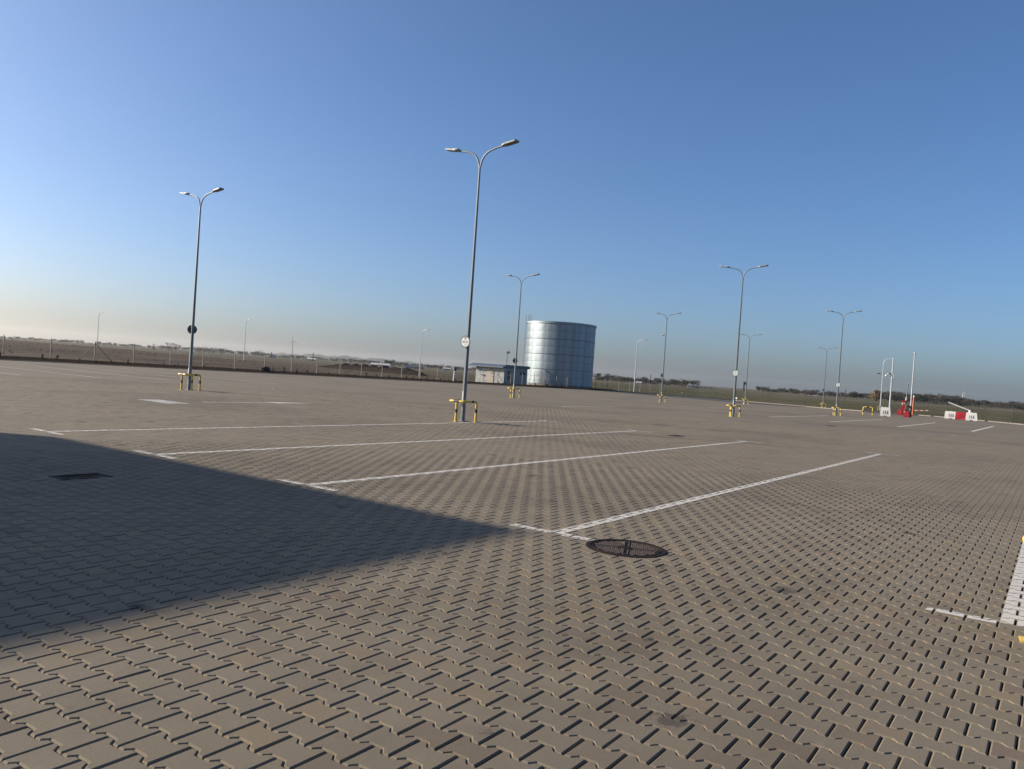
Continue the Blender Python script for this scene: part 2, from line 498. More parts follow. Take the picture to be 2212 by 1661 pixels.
def np_mesh(name, v, f, m, tone=None):
    """v (n,3); f (k,4) array, or a list of arrays with different widths"""
    me = bpy.data.meshes.new(name)
    fl = f if isinstance(f, list) else [f]
    fl = [a for a in fl if len(a)]
    loops = np.concatenate([a.ravel() for a in fl]).astype(np.int32)
    sizes = np.concatenate([np.full(len(a), a.shape[1], np.int32) for a in fl])
    starts = np.concatenate([[0], np.cumsum(sizes)[:-1]]).astype(np.int32)
    me.vertices.add(len(v)); me.vertices.foreach_set('co', np.asarray(v, np.float32).ravel())
    me.loops.add(len(loops)); me.loops.foreach_set('vertex_index', loops)
    me.polygons.add(len(sizes)); me.polygons.foreach_set('loop_start', starts)
    try: me.polygons.foreach_set('loop_total', sizes)
    except Exception: pass
    if tone is not None:
        at = me.attributes.new('tone', 'FLOAT', 'POINT'); at.data.foreach_set('value', np.asarray(tone, np.float32))
    me.polygons.foreach_set('use_smooth', [False] * len(me.polygons))
    me.materials.append(m)
    me.update(calc_edges=True); me.validate()
    return me

xs = axis(-6000, 6000, -40, 170, 3.0)
ys = axis(-6000, 6000, -20, 190, 3.0)
def zf_under(X, Y):
    z = zfield(X, Y)
    inside = (Y < KERB_Y + 0.2) & (X < xkerb(Y) + 0.2)
    return np.where(inside, z - 0.35, z - 0.02)
field = put('field', grid_mesh('field', xs, ys, zf_under, M_FIELD))
tag(field, 'flat farmland, dry brown on the left and green on the right', kind='structure')

# ------------------------------------------------------------------ paving
PX, PY, STEP, GAP, JNT = 0.168, 0.2105, 0.032, 0.0080, 0.003
X_OFF, Y_OFF = 3.3345 + PX / 2 + STEP / 4 * 0, 2.0667 - PY / 2
CELL = 2.0
WEDGE = 40.0
def in_wedge(x, y):
    d = x * CF.x + y * CF.y
    l = x * CR.x + y * CR.y
    r = np.hypot(x, y)
    return (r < WEDGE) & (d > -1.5) & (np.abs(l) < 0.82 * np.maximum(d, 0) + 3.0)

# sheet cells (far) and bed cells (under the pavers)
cx = np.arange(-70, 134, CELL); cy = np.arange(-70, KERB_Y, CELL)
sv, sf, bv, bf = [], [], [], []
pav_cells = set()
for i, x in enumerate(cx):
    for j, y in enumerate(cy):
        y1 = min(y + CELL, KERB_Y)
        xk = [float(xkerb(y)), float(xkerb(y1))]
        if x >= max(xk): continue
        x1 = [min(x + CELL, xk[0]), min(x + CELL, xk[1])]
        x0 = [min(x, xk[0]), min(x, xk[1])]
        pv = bool(in_wedge(x + 1, y + 1))
        off = -0.028 if pv else -0.003
        if pv: pav_cells.add((i, j))
        q = [(x0[0], y), (x1[0], y), (x1[1], y1), (x0[1], y1)]
        V, F = (bv, bf) if pv else (sv, sf)
        o = len(V)
        V.extend([(a, b, float(zlot(a, b)) + off) for a, b in q]); F.append((o, o + 1, o + 2, o + 3))
paving = put('paving', np_mesh('paving', np.array(sv), np.array(sf), M_SHEET))
tag(paving, 'grey concrete block paving of the empty parking lot', kind='structure')
bed = put('sand_bed', np_mesh('sand_bed', np.array(bv), np.array(bf), M_BED), paving)

# block outline: wide flanges at both ends, narrower waist, interlocking with the next row
hf, hw = (PX + STEP) / 2 - JNT / 2, (PX - STEP) / 2 - JNT / 2
TT = 0.026; FL = (PY / 2 - TT) / 2
ye, yf, yw = PY / 2 - GAP / 2, PY / 2 - FL, PY / 2 - FL - TT
def outline(d):
    a, b, e = hf - d, hw - d, ye - d
    return np.array([(a, -e), (a, -yf - d * .4), (b, -yw - d * .4), (b, yw + d * .4), (a, yf + d * .4), (a, e), (-a, e), (-a, yf + d * .4), (-b, yw + d * .4), (-b, -yw - d * .4), (-a, -yf - d * .4), (-a, -e)])
O_TOP, O_OUT = outline(0.0072), outline(0.0)
TOPQ = np.array([[9, 2, 3, 8]]); TOPH = np.array([[11, 0, 1, 2, 9, 10], [8, 3, 4, 5, 6, 7]])
def ringf(a, b):
    k = np.arange(12); k1 = (k + 1) % 12
    return np.stack([b + k, b + k1, a + k1, a + k], 1)
V_NEAR = np.vstack([np.c_[O_TOP, np.zeros(12)], np.c_[O_OUT, np.full(12, -0.0066)], np.c_[O_OUT, np.full(12, -0.03)]])
F4_NEAR = np.vstack([TOPQ, ringf(0, 12), ringf(12, 24)])
V_FAR = np.vstack([np.c_[O_TOP, np.zeros(12)], np.c_[O_OUT, np.full(12, -0.006)], ])
# far blocks: chamfer then straight down, without the bevel row
V_FAR = np.vstack([np.c_[outline(0.001), np.zeros(12)], np.c_[O_OUT, np.full(12, -0.03)]])
F4_FAR = np.vstack([TOPQ, ringf(0, 12)])

ii = np.arange(-260, 260); jj = np.arange(-200, 260)
II, JJ = np.meshgrid(ii, jj)
BX = X_OFF + II * PX
BY = Y_OFF + (JJ + 0.5 * (II % 2)) * PY
ci = np.floor((BX + 70) / CELL).astype(int); cj = np.floor((BY + 70) / CELL).astype(int)
cellmask = np.zeros((len(cx) + 60, len(cy) + 60), bool)
for a, b in pav_cells: cellmask[a, b] = True
ok = (ci >= 0) & (cj >= 0) & (ci < cellmask.shape[0]) & (cj < cellmask.shape[1])
keep = np.zeros_like(ok); keep[ok] = cellmask[ci[ok], cj[ok]]
BX, BY = BX[keep], BY[keep]
MANHOLE = np.array((7.0, 3.33)); MAN_R = 0.385
GRATES = [(5.09, 9.61), (23.3, 9.66), (42.9, 9.55)]
GW, GL = 0.60, 0.34
ok = np.hypot(BX - MANHOLE[0], BY - MANHOLE[1]) > MAN_R - 0.10
for gx, gy in GRATES:
    ok &= ~((np.abs(BX - gx) < GW / 2 - 0.04) & (np.abs(BY - gy) < GL / 2 - 0.03))
BX, BY = BX[ok], BY[ok]
NB = len(BX)
BZ = zlot(BX, BY) + RNG.normal(0, 0.0007, NB)
TONE = np.clip(RNG.normal(0.5, 0.24, NB), 0, 1)
TX = RNG.normal(0, 0.004, NB); TY = RNG.normal(0, 0.004, NB)
BR = RNG.normal(0, 0.006, NB)
dist = np.hypot(BX, BY)
# the 300 that show largest in the picture become objects of their own
dd = BX * CF.x + BY * CF.y; ll = BX * CR.x + BY * CR.y
vv = BX * 0 - (dd * CF.z * 0)
zc = BX * CF.x + BY * CF.y - H_EYE * CF.z
xc = BX * CR.x + BY * CR.y - H_EYE * CR.z
yc = BX * CU.x + BY * CU.y - H_EYE * CU.z
vis = (zc > 0.3) & (np.abs(xc / np.maximum(zc, .1)) < PW / 2 / PF) & (np.abs(yc / np.maximum(zc, .1)) < PH / 2 / PF)
order = np.argsort(np.where(vis, dist, 1e9))
single = np.zeros(NB, bool); single[order[:300]] = True

def merge_blocks(sel, V, F4):
    k = len(sel); n = len(V)
    c, s = np.cos(BR[sel])[:, None], np.sin(BR[sel])[:, None]
    x = V[None, :, 0] * c - V[None, :, 1] * s; y = V[None, :, 0] * s + V[None, :, 1] * c
    z = V[None, :, 2] + BZ[sel][:, None] + V[None, :, 0] * TX[sel][:, None] + V[None, :, 1] * TY[sel][:, None]
    v = np.stack([x + BX[sel][:, None], y + BY[sel][:, None], z], 2).reshape(-1, 3)
    o = (np.arange(k) * n)[:, None, None]
    return v, (F4[None] + o).reshape(-1, 4), (TOPH[None] + o).reshape(-1, 6), np.repeat(TONE[sel], n)
rest_near = np.where(~single & (dist < 15))[0]; rest_far = np.where(~single & (dist >= 15))[0]
v1, q1, h1, t1 = merge_blocks(rest_near, V_NEAR, F4_NEAR)
v2, q2, h2, t2 = merge_blocks(rest_far, V_FAR, F4_FAR)
n1 = len(v1)
pm = np_mesh('pavers', np.vstack([v1, v2]), [np.vstack([q1, q2 + n1]), np.vstack([h1, h2 + n1])], M_PAVER, np.concatenate([t1, t2]))
tag(put('pavers', pm, paving), kind='stuff')
VAR = []
for k in range(10):
    VAR.append(np_mesh('paver', V_NEAR, [F4_NEAR, TOPH], M_PAVER, np.full(len(V_NEAR), (k + .5) / 10)))
for i in np.where(single)[0]:
    o = put('paver', VAR[min(9, int(TONE[i] * 10))], paving, loc=(BX[i], BY[i], BZ[i]))
    o.rotation_euler = (TY[i], -TX[i], BR[i])

# ------------------------------------------------------------------ painted markings
def clip(poly, rect):
    x0, y0, x1, y1 = rect
    for ax, val, sg in ((0, x0, 1), (0, x1, -1), (1, y0, 1), (1, y1, -1)):
        res = []
        for i in range(len(poly)):
            a, b = poly[i], poly[(i + 1) % len(poly)]
            da, db = (a[ax] - val) * sg, (b[ax] - val) * sg
            if da >= 0: res.append(a)
            if (da >= 0) != (db >= 0):
                t = da / (da - db); res.append((a[0] + (b[0] - a[0]) * t, a[1] + (b[1] - a[1]) * t))
        poly = res
        if len(poly) < 3: return []
    return poly
PIECES = [O_TOP[TOPQ[0]], O_TOP[TOPH[0]], O_TOP[TOPH[1]]]
def marking(rects, label, group=None, m=None, tri=None, skip=0.0):
    mb = MB()
    for rect in rects:
        x0, y0, x1, y1 = rect
        sel = np.where((BX > x0 - .15) & (BX < x1 + .15) & (BY > y0 - .15) & (BY < y1 + .15))[0]
        done_near = len(sel) > 0 and np.hypot(x0, y0) < WEDGE
        for i in sel:
            if skip and random.random() < skip: continue
            c, s = math.cos(BR[i]), math.sin(BR[i])
            jx, jy = random.gauss(0, .003), random.gauss(0, .003)
            r2 = (x0 + jx, y0 + jy, x1 + jx, y1 + jy)
            for pc in PIECES:
                lp = pc
                P = [(BX[i] + a * c - b * s, BY[i] + a * s + b * c) for a, b in lp]
                Q = clip(P, r2)
                if len(Q) >= 3:
                    vs = [(a, b, BZ[i] + (a - BX[i]) * TX[i] + (b - BY[i]) * TY[i] + 0.0018) for a, b in Q]
                    mb.add(vs, [tuple(range(len(vs)))])
        # beyond the built blocks: plain strips
        n = max(1, int(max(x1 - x0, y1 - y0) / 2))
        for k in range(n):
            if x1 - x0 > y1 - y0: a0, a1, b0, b1 = x0 + (x1 - x0) * k / n, x0 + (x1 - x0) * (k + 1) / n, y0, y1
            else: a0, a1, b0, b1 = x0, x1, y0 + (y1 - y0) * k / n, y0 + (y1 - y0) * (k + 1) / n
            mx, my = (a0 + a1) / 2, (b0 + b1) / 2
            i, j = int((mx + 70) // CELL), int((my + 70) // CELL)
            if (i, j) in pav_cells: continue
            mb.add([(a, b, float(zlot(a, b)) + 0.003) for a, b in ((a0, b0), (a1, b0), (a1, b1), (a0, b1))], [(0, 1, 2, 3)])
    if tri:
        (ax, ay), (bx, by), (tx, ty) = tri
        mb.add([(a, b, float(zlot(a, b)) + 0.004) for a, b in tri], [(0, 1, 2)])
    if not mb.f: return None
    o = mb.build('painted_line', m or M_PAINT)
    return tag(o, label, 'road marking', group)
W = 0.065
G1 = 'painted lines of the parking bays'
bays = [(0.17, 7.0, 24.4, 'broad white bay line at the right edge, by the yellow guard', 0.10),
        (4.15, 7.05, 25.0, 'long white bay line with a cross tick beside the manhole', W),
        (7.78, 7.0, 24.3, 'second long white bay line beyond the manhole, ending at the shadow edge', W),
        (11.15, 7.0, 23.7, 'third long white bay line beyond the manhole, passing nearest in front of the central lamp', W),
        (14.62, 7.1, 23.8, 'white bay line running past the foot of the central lamp', W)]
for y, xa, xb, lab, w in bays:
    rects = [(xa, y - w, xb, y + w), (xa - .06, y - .52 if y > 1 else y + w, xa + .06, y - w if y > 1 else y + .58)]
    if y > 1: rects.append((xa - .06, y + w, xa + .06, y + .54))
    rects.append((xb - .06, y - .52, xb + .06, y - w)); rects.append((xb - .06, y + w, xb + .06, y + .4))
    marking(rects, lab, G1)
marking([(13.72, 21.45, 14.5, 23.05)], 'worn white painted patch left of the arrow, before the left lamp', None, M_PAINTW)
o = marking([(15.4, 22.1, 18.1, 22.24)], 'white painted arrow pointing right, on the paving before the left lamp', None, M_PAINT, tri=[(18.1, 21.9), (18.1, 22.45), (19.8, 22.0)])
marking([(36.74, 21.2, 36.86, 22.4), (36.86, 21.75, 42.8, 21.87)], 'white corner line between the second row lamps', G1)
def seg(a, b, label, w=.07, group=G1):
    p, q = hit(*a), hit(*b)
    d = (q - p); n = Vector((-d.y, d.x, 0)).normalized() * w
    k = max(1, int(d.length / 2)); mb = MB()
    for i in range(k):
        s, e = p + d * (i / k), p + d * ((i + 1) / k)
        vs = [s - n, e - n, e + n, s + n]
        mb.add([(v.x, v.y, float(zlot(v.x, v.y)) + 0.003) for v in vs], [(0, 1, 2, 3)])
    tag(mb.build('painted_line', M_PAINT), label, 'road marking', group)
seg((1733.7, 899.2), (1790, 897.7), 'short white line just left of the foot of the lamp with the far Wi-Fi sign')
seg((1792, 911.1), (1906.7, 906.1), 'white line below the lone yellow hoop and white barrier')
seg((1940.2, 921.9), (2021.3, 913.0), 'white line below the crouching person and red cabinet')
seg((2099.1, 932.0), (2146.7, 920.8), 'white line right of the red and white barriers, near the right edge', 0.09)
seg((2053.7, 940.9), (2066, 941.4), 'tiny white tick below the red and white barriers')
seg((1528.9, 879.9), (1617.5, 883.2), 'faint white line behind the right lamp with a Wi-Fi sign')
seg((1660.8, 900.5), (1735, 899.2), 'white line right of the lamp with the middle Wi-Fi sign')
for k, x in enumerate((16.9, 20.4, 23.9, 27.3, 30.8)):
    nm = ('leftmost', 'second', 'middle', 'fourth', 'rightmost')[k]
    marking([(x - .06, 37.3, x + .06, 54.3)], nm + ' of the five far white lines by the left fence', G1, M_PAINTW)

# ------------------------------------------------------------------ kerbs, verge, dark strip
kmesh = MB().box((0, 0, 0.03), (0.96, 0.13, 0.22)).mesh('kerb_stone', M_CONC)
kerb = put('kerb', None); tag(kerb, 'pale concrete kerb along the far edges of the lot', kind='structure')
def kerb_run(a, b, sink=0.05):
    d = Vector((b[0] - a[0], b[1] - a[1], 0)); n = int(d.length); ang = math.atan2(d.y, d.x)
    for i in range(n):
        p = Vector((a[0], a[1], 0)) + d * ((i + .5) / n)
        o = put('kerb_stone', kmesh, kerb, loc=(p.x, p.y, float(zlot(p.x, p.y)) - sink + random.uniform(-.004, .004)), rz=ang)
        o.scale = (d.length / n, 1, 1)
kerb_run((18, KERB_Y + .07), (KR[0].x, KERB_Y + .07), .10)
for a, b in zip(KR[:-1], KR[1:]): kerb_run((a.x + .09, a.y), (b.x + .09, b.y))
kerb_run((KR[0].x + .09, KERB_Y), (KR[0].x + .09, KR[0].y))
for a, b in zip(KL[:-1], KL[1:]): kerb_run((a.x + .09, a.y), (b.x + .09, b.y))
# dark soil bed between the kerb and the fence
def ribbon(name, pts_a, pts_b, m, label, off, zf=zlot, back=None):
    mb = MB()
    for i in range(len(pts_a) - 1):
        q = [pts_a[i], pts_a[i + 1], pts_b[i + 1], pts_b[i]]
        oo = [off, off, off if back is None else back, off if back is None else back]
        mb.add([(a, b, float(zf(a, b)) + e) for (a, b), e in zip(q, oo)], [(0, 1, 2, 3)])
    return tag(mb.build(name, m), label, kind='structure')
rx = np.arange(-30, KR[0].x + 3, 3.0)
ribbon('soil_strip', [(x, KERB_Y + .14) for x in rx], [(x, KERB_Y + 2.6 + .3 * math.sin(x * .7)) for x in rx], M_SOIL, 'dark bare soil strip between kerb and fence', 0.06, back=0.26)
aa = [hit(1290, 843.6), hit(1366, 850.6), hit(1475, 859.4), hit(1583, 868.6), hit(1690, 876.6), hit(1740, 879.0)]
bb = [hit(1290, 843.0), hit(1366, 848.6), hit(1475, 856.2), hit(1583, 865.9), hit(1690, 874.6), hit(1740, 878.4)]
ribbon('dark_strip', [(p.x, p.y) for p in aa], [(p.x, p.y) for p in bb], M_DKGROUND, 'dark strip along the far kerb', 0.035)  # thin dark grey strip along the paving side of the far kerb
gap_a = [hit(1870, 891.5), hit(1930, 896.5), hit(1985, 898.5), hit(2060, 905.5)]
ribbon('gate_apron', [(p.x, p.y) for p in gap_a], [(p.x + 9, p.y + 1.5) for p in gap_a], M_DKGROUND, 'dark asphalt apron of the gateway', 0.006)

# ------------------------------------------------------------------ street lamps
def octa(mb, z0, z1, r0, r1):
    mb.tube([(0, 0, z0), (0, 0, z1)], [r0, r1], 8, twist=PI / 8)
LAMP_H = 7.6
def arm_pts(sg):
    pr = [(0.02, 0.0), (0.035, 0.10), (0.075, 0.22), (0.15, 0.34), (0.26, 0.43), (0.40, 0.49), (0.58, 0.535), (0.84, 0.575)]
    return [(0, sg * a, LAMP_H + b) for a, b in pr]
def head_parts(parent, sg, z, r0, ang):
    M = Matrix.Rotation(sg * ang, 3, 'X')
    c = Vector((0, sg * r0, z))
    hp = MB()
    pl = [(-0.06, 0.0), (0.06, 0.0), (0.115, 0.12), (0.115, 0.50), (0.085, 0.55), (-0.085, 0.55), (-0.115, 0.50), (-0.115, 0.12)]
    pl = [(x, sg * y) for x, y in pl]
    hp.prism(pl, -0.02, 0.022, M, c)
    hp.prism([(x * .6, y * .5 + sg * .03) for x, y in pl], 0.022, 0.05, M, c)
    h = hp.build('lamp_head', M_HEAD, parent)
    lp = MB().prism([(x * .78, sg * (.17 + (abs(y) / .55) * .33)) for x, y in [(-.11, 0), (.11, 0), (.11, .55), (-.11, .55)]], -0.030, -0.0205, M, c)
    lp.build('lens', M_LENS, h)
lampP = thing('street_lamp', (19.4, 28.9, 0), 'lamp', 'street lamp', 'double armed street lamps on the lot')
mb = MB(); octa(mb, 0, LAMP_H, 0.072, 0.034); mb.build('pole', M_GALV, lampP)
MB().box((-0.071, 0, 0.75), (0.006, 0.05, 0.30)).build('service_door', M_GALVL, lampP)
MB().box((0, 0, 0.008), (0.24, 0.24, 0.016)).build('base_plate', M_GALV, lampP)
for sg in (-1, 1):
    MB().tube(arm_pts(sg), 0.027, 10).build('arm', M_GALV, lampP, smooth=60)
    head_parts(lampP, sg, LAMP_H + 0.58, 0.80, 0.16)
def lampz(x, y): return float(zlot(x, y))
LAMPS = dict(
    A=((19.45, 28.95), 'grey double armed lamp on the left with a dark round sign seen from behind'),
    B=((19.5, 15.02), 'tallest looking grey double armed lamp, in the centre, with a white Wi-Fi sign'),
    C=((42.75, 29.0), 'grey double armed lamp standing just left of the steel tank'),
    D=((66.4, 29.35), 'grey double armed lamp with a white camera on its pole, right of the tank'),
    E=((43.6, 14.85), 'double armed lamp with the middle of three Wi-Fi signs, right of the tank'),
    F=((89.6, 29.3), 'small looking double armed lamp close behind the middle Wi-Fi sign lamp'),
    G=((112.0, 27.3), 'farthest double armed lamp, left of the lamp with the farthest Wi-Fi sign'),
    H=((67.6, 14.85), 'double armed lamp with the farthest Wi-Fi sign, left of the gate'))
# solve each foot from the photograph's own pixels for the nearer ones
FEET = dict(A=(408, 842), B=(999, 910), C=(1109, 858), D=(1428, 868), E=(1583, 900), F=(1609, 875), G=(1777, 884), H=(1806, 895))
DEPTH = dict(A=32.4, B=24.6, C=52.6, D=73.4, E=44.3, F=93.5, G=108.5, H=63.4)
lampo = {}
LSC = dict(A=.967, B=1.018, C=.975, D=.985, E=1.015, F=.99, G=.99, H=1.0)
for k, ((x, y), lab) in LAMPS.items():
    r = ray(*FEET[k]); t = DEPTH[k]
    p = Vector((0, 0, H_EYE)) + r * t
    gz = float(zlot(p.x, p.y))
    q = hit(*FEET[k])
    p = Vector((q.x, q.y, q.z)) if k in 'ABE' else Vector((p.x, p.y, gz))
    LAMPS[k] = ((p.x, p.y, p.z), lab)
    if k == 'A':
        lampP.location = p; lampP['label'] = lab; lampo[k] = lampP
    else:
        lampo[k] = dup(lampP, p, 0.0, lab)
    lampo[k].scale = (1, 1, LSC[k])

# guards
guardP = thing('pole_guard', (0, 0, 0), 'guard', 'bollard guard', 'yellow and black guards round the lamp feet')
GZ, GR_ = 0.615, 0.038
def bend(p, q, r, c, n=6):
    return [c + (p - c) * math.cos(PI / 2 * i / n) + (q - c) * math.sin(PI / 2 * i / n) for i in range(n + 1)]
def hoop_side(sg):
    y = sg * 0.27
    rr = 0.09
    c = Vector((0.30 - rr, y, GZ - rr))
    pts = bend(Vector((c.x, y, GZ)), Vector((0.30, y, c.z)), rr, c)
    return pts
for sg in (-1, 1):
    y = sg * 0.27; cr = 0.06
    cc = Vector((-0.34 + cr, y - sg * cr, GZ))
    corner = bend(Vector((-0.34, cc.y, GZ)), Vector((cc.x, y, GZ)), cr, cc)
    pts = [Vector((-0.34, sg * 0.10, GZ))] + corner + [Vector((-0.12, y, GZ)), Vector((0.02, y, GZ))]
    MB().tube(pts, GR_, 12).build('rail', M_YEL, guardP, smooth=50)
    MB().tube([(0.02, y, GZ), (0.13, y, GZ)], GR_ + .0005, 12).build('black_band', M_BLK, guardP, smooth=50)
    MB().tube([Vector((0.13, y, GZ))] + hoop_side(sg) + [Vector((0.30, y, 0.38))], GR_, 12).build('rail', M_YEL, guardP, smooth=50)
    lg = MB().tube([(0.30, y, 0.27), (0.30, y, 0.0)], GR_, 12).build('leg', M_YEL, guardP, smooth=50)
    MB().tube([(0.30, y, 0.38), (0.30, y, 0.27)], GR_ + .0005, 12).build('black_band', M_BLK, guardP, smooth=50)
    MB().box((0.30, y, 0.006), (0.13, 0.13, 0.012)).build('foot_plate', M_YEL, guardP)
MB().tube([(-0.34, -0.10, GZ), (-0.34, 0.10, GZ)], GR_ + .0005, 12).build('black_band', M_BLK, guardP, smooth=50)
MB().tube([(-0.34, 0, 0.27), (-0.34, 0, 0.0)], GR_, 12).build('leg', M_YEL, guardP, smooth=50)
MB().tube([(-0.34, 0, 0.38), (-0.34, 0, 0.27)], GR_ + .0005, 12).build('black_band', M_BLK, guardP, smooth=50)
MB().tube([(-0.34, 0, GZ - .03), (-0.34, 0, 0.38)], GR_, 12).build('leg', M_YEL, guardP, smooth=50)
MB().box((-0.34, 0, 0.006), (0.13, 0.13, 0.012)).build('foot_plate', M_YEL, guardP)
GL_ = dict(A='yellow and black guard round the foot of the left lamp with dark sign', B='largest yellow and black guard, round the foot of the central Wi-Fi lamp',
    C='yellow and black guard round the lamp just left of the tank', D='small yellow guard round the lamp carrying a white camera',
    E='yellow and black guard round the lamp with the middle Wi-Fi sign', F='tiny yellow guard round the lamp behind the middle Wi-Fi sign lamp',
    G='tiny yellow guard round the farthest double armed lamp', H='yellow and black guard round the lamp with the farthest Wi-Fi sign')
for i, (k, lab) in enumerate(GL_.items()):
    loc = LAMPS[k][0]
    if i == 0: guardP.location = loc; guardP['label'] = lab
    else: dup(guardP, loc, 0.0, lab)
gI = dup(guardP, (6.95, -0.165, 0), PI + .125, 'yellow guard cut by the right edge, at the end of the broad white line')

# signs on the lamps
def text_mesh(s, size):
    cu = bpy.data.curves.new('txt', 'FONT'); cu.body = s; cu.size = size; cu.align_x = 'CENTER'; cu.align_y = 'CENTER'
    cu.offset = 0.0012
    ob = bpy.data.objects.new('txt', cu); COL.objects.link(ob)
    dg = bpy.context.evaluated_depsgraph_get()
    me = bpy.data.meshes.new_from_object(ob.evaluated_get(dg))
    bpy.data.objects.remove(ob)
    return me
SIGN_R = 0.185
# built facing local -X (front), centre at origin
RX = Matrix(((0, 0, -1), (-1, 0, 0), (0, 1, 0)))        # disc plane (u,v,n) -> local: n -> -X, u -> -Y, v -> +Z
signP = thing('wifi_sign', (0, 0, 0), 'sign', 'sign', 'round Wi-Fi signs on lamp poles')
MB().lathe([(0.150, -0.0015), (0.150, 0.0015)], 40, M=RX).build('sign_plate', M_SIGN, signP)
MB().lathe([(0.152, -0.003), (0.152, 0.011), (0.158, 0.012), (SIGN_R, 0.011), (SIGN_R, -0.006), (0.170, -0.006)], 40, M=RX).build('backing', M_RIM, signP)
signP_face = MB().lathe([(0.151, 0.0), (0.151, 0.0105)], 40, M=RX).build('sign_face', M_SIGN, signP)
tm = text_mesh('Wi-Fi', 0.105)
tm.transform(Matrix.Translation(RX @ Vector((0, -0.012, 0.0125))) @ RX.to_4x4()); tm.materials.clear(); tm.materials.append(M_PRINT)
put('lettering', tm, signP)
sy = MB()
def arc(r0, r1, a0, a1, cx0, cy0, n=12):
    pts = []
    for i in range(n + 1):
        a = a0 + (a1 - a0) * i / n; pts.append((cx0 + r0 * math.sin(a), cy0 + r0 * math.cos(a)))
    for i in range(n, -1, -1):
        a = a0 + (a1 - a0) * i / n; pts.append((cx0 + r1 * math.sin(a), cy0 + r1 * math.cos(a)))
    vs = [RX @ Vector((x, y, 0.0125)) for x, y in pts]
    m = 2 * (n + 1)
    sy.add(vs, [(i, i + 1, m - 2 - i, m - 1 - i) for i in range(n)])
arc(0.030, 0.046, -0.9, 0.9, 0, 0.062); arc(0.062, 0.079, -0.85, 0.85, 0, 0.062)
sy.add([RX @ Vector((0.013 * math.cos(t * PI / 6), 0.066 + 0.013 * math.sin(t * PI / 6), 0.0125)) for t in range(12)], [tuple(range(12))])
sy.build('wifi_symbol', M_PRINT, signP)
ln = MB()
ln.box(RX @ Vector((0, -0.077, 0.0118)), (0.002, 0.07, 0.004)); ln.box(RX @ Vector((0, -0.105, 0.0118)), (0.002, 0.11, 0.010))
ln.build('small_print', M_PRINT, signP)
br = MB(); br.box((0.05, 0, 0.06), (0.10, 0.05, 0.02)); br.box((0.05, 0, -0.06), (0.10, 0.05, 0.02)); br.build('bracket', M_GALVL, signP)
# front sign faces -X, pole is behind (+X)
SZ = 2.43
for k, lab in (('B', 'largest round white Wi-Fi sign, on the central lamp pole'), ('E', 'round white Wi-Fi sign on the right lamp, middle one in size'), ('H', 'smallest round white Wi-Fi sign, on the lamp near the gate')):
    x, y, z = LAMPS[k][0]
    loc = (x - 0.085, y + (0.03 if k == 'B' else 0.0), z + SZ)
    if k == 'B': signP.location = loc; signP['label'] = lab
    else: dup(signP, loc, 0.0, lab)
backP = thing('round_sign', (0, 0, 0), 'sign', 'sign', 'round signs seen from behind on lamp poles')
MB().lathe([(SIGN_R, -0.004), (SIGN_R, 0.004)], 40, M=RX).build('sign_plate', M_DARK, backP)
MB().lathe([(0.175, 0.0045), (0.175, 0.006)], 40, M=RX).build('sign_face', M_SIGN, backP)
b2 = MB(); b2.box((0.04, 0, 0.07), (0.07, 0.24, 0.03)); b2.box((0.04, 0, -0.07), (0.07, 0.24, 0.03)); b2.build('bracket', M_GALV, backP)
first = True
for k, lab in (('A', 'dark back of the round sign on the left lamp'), ('C', 'dark back of the round sign on the lamp beside the tank'), ('D', 'dark back of the round sign on the lamp with a white camera'),
               ('F', 'dark back of the round sign on the lamp behind the middle Wi-Fi sign lamp'), ('G', 'dark back of the round sign on the farthest double armed lamp')):
    x, y, z = LAMPS[k][0]
    a = math.radians(66)                    # front normal azimuth
    nx, ny = math.cos(a), math.sin(a)
    loc = (x + 0.10 * nx, y + 0.10 * ny, z + SZ)
    rz = a - PI
    if first: backP.location = loc; backP.rotation_euler = (0, 0, rz); backP['label'] = lab; first = False
    else: dup(backP, loc, rz, lab)

# cameras
camP = thing('security_camera', (0, 0, 0), 'camera', 'camera', 'white security cameras')
MB().tube([(0, 0.03, 0), (0, 0.20, 0.02)], 0.03, 8).build('bracket', M_WHITE, camP)
MB().tube([(-0.14, 0.30, -0.06), (-0.05, 0.26, 0.01), (0.06, 0.22, 0.03), (0.14, 0.18, 0.05)], [0.05, 0.075, 0.075, 0.06], 10).build('body', M_WHITE, camP, smooth=50)
MB().tube([(-0.15, 0.305, -0.065), (-0.141, 0.301, -0.061)], 0.045, 10).build('lens', M_DARK, camP)
x, y, z = LAMPS['D'][0]
camP.location = (x, y, z + 6.1); camP['label'] = 'white security camera on the lamp pole right of the tank'

# single arm lamps beyond the fence
singP = thing('street_lamp', (0, 0, 0), 'lamp', 'street lamp', 'single armed lamps beyond the fence')
SH = 9.2
mb = MB(); octa(mb, 0, SH - .9, 0.10, 0.055); mb.build('pole', M_GALVL, singP)
ap = [(0, 0, SH - .9), (0.0, -0.05, SH - .55), (0, -0.18, SH - .25), (0, -0.42, SH - .05), (0, -0.75, SH + .05), (0, -1.25, SH + .10)]
MB().tube(ap, 0.05, 10).build('arm', M_GALVL, singP, smooth=60)
hs = MB().prism([(-.08, -1.2), (.08, -1.2), (.15, -1.35), (.15, -1.85), (-.15, -1.85), (-.15, -1.35)], SH + .05, SH + .13); h_ = hs.build('lamp_head', M_HEAD, singP)
MB().prism([(-.11, -1.4), (.11, -1.4), (.11, -1.8), (-.11, -1.8)], SH + .038, SH + .0495).build('lens', M_LENS, h_)
first = True
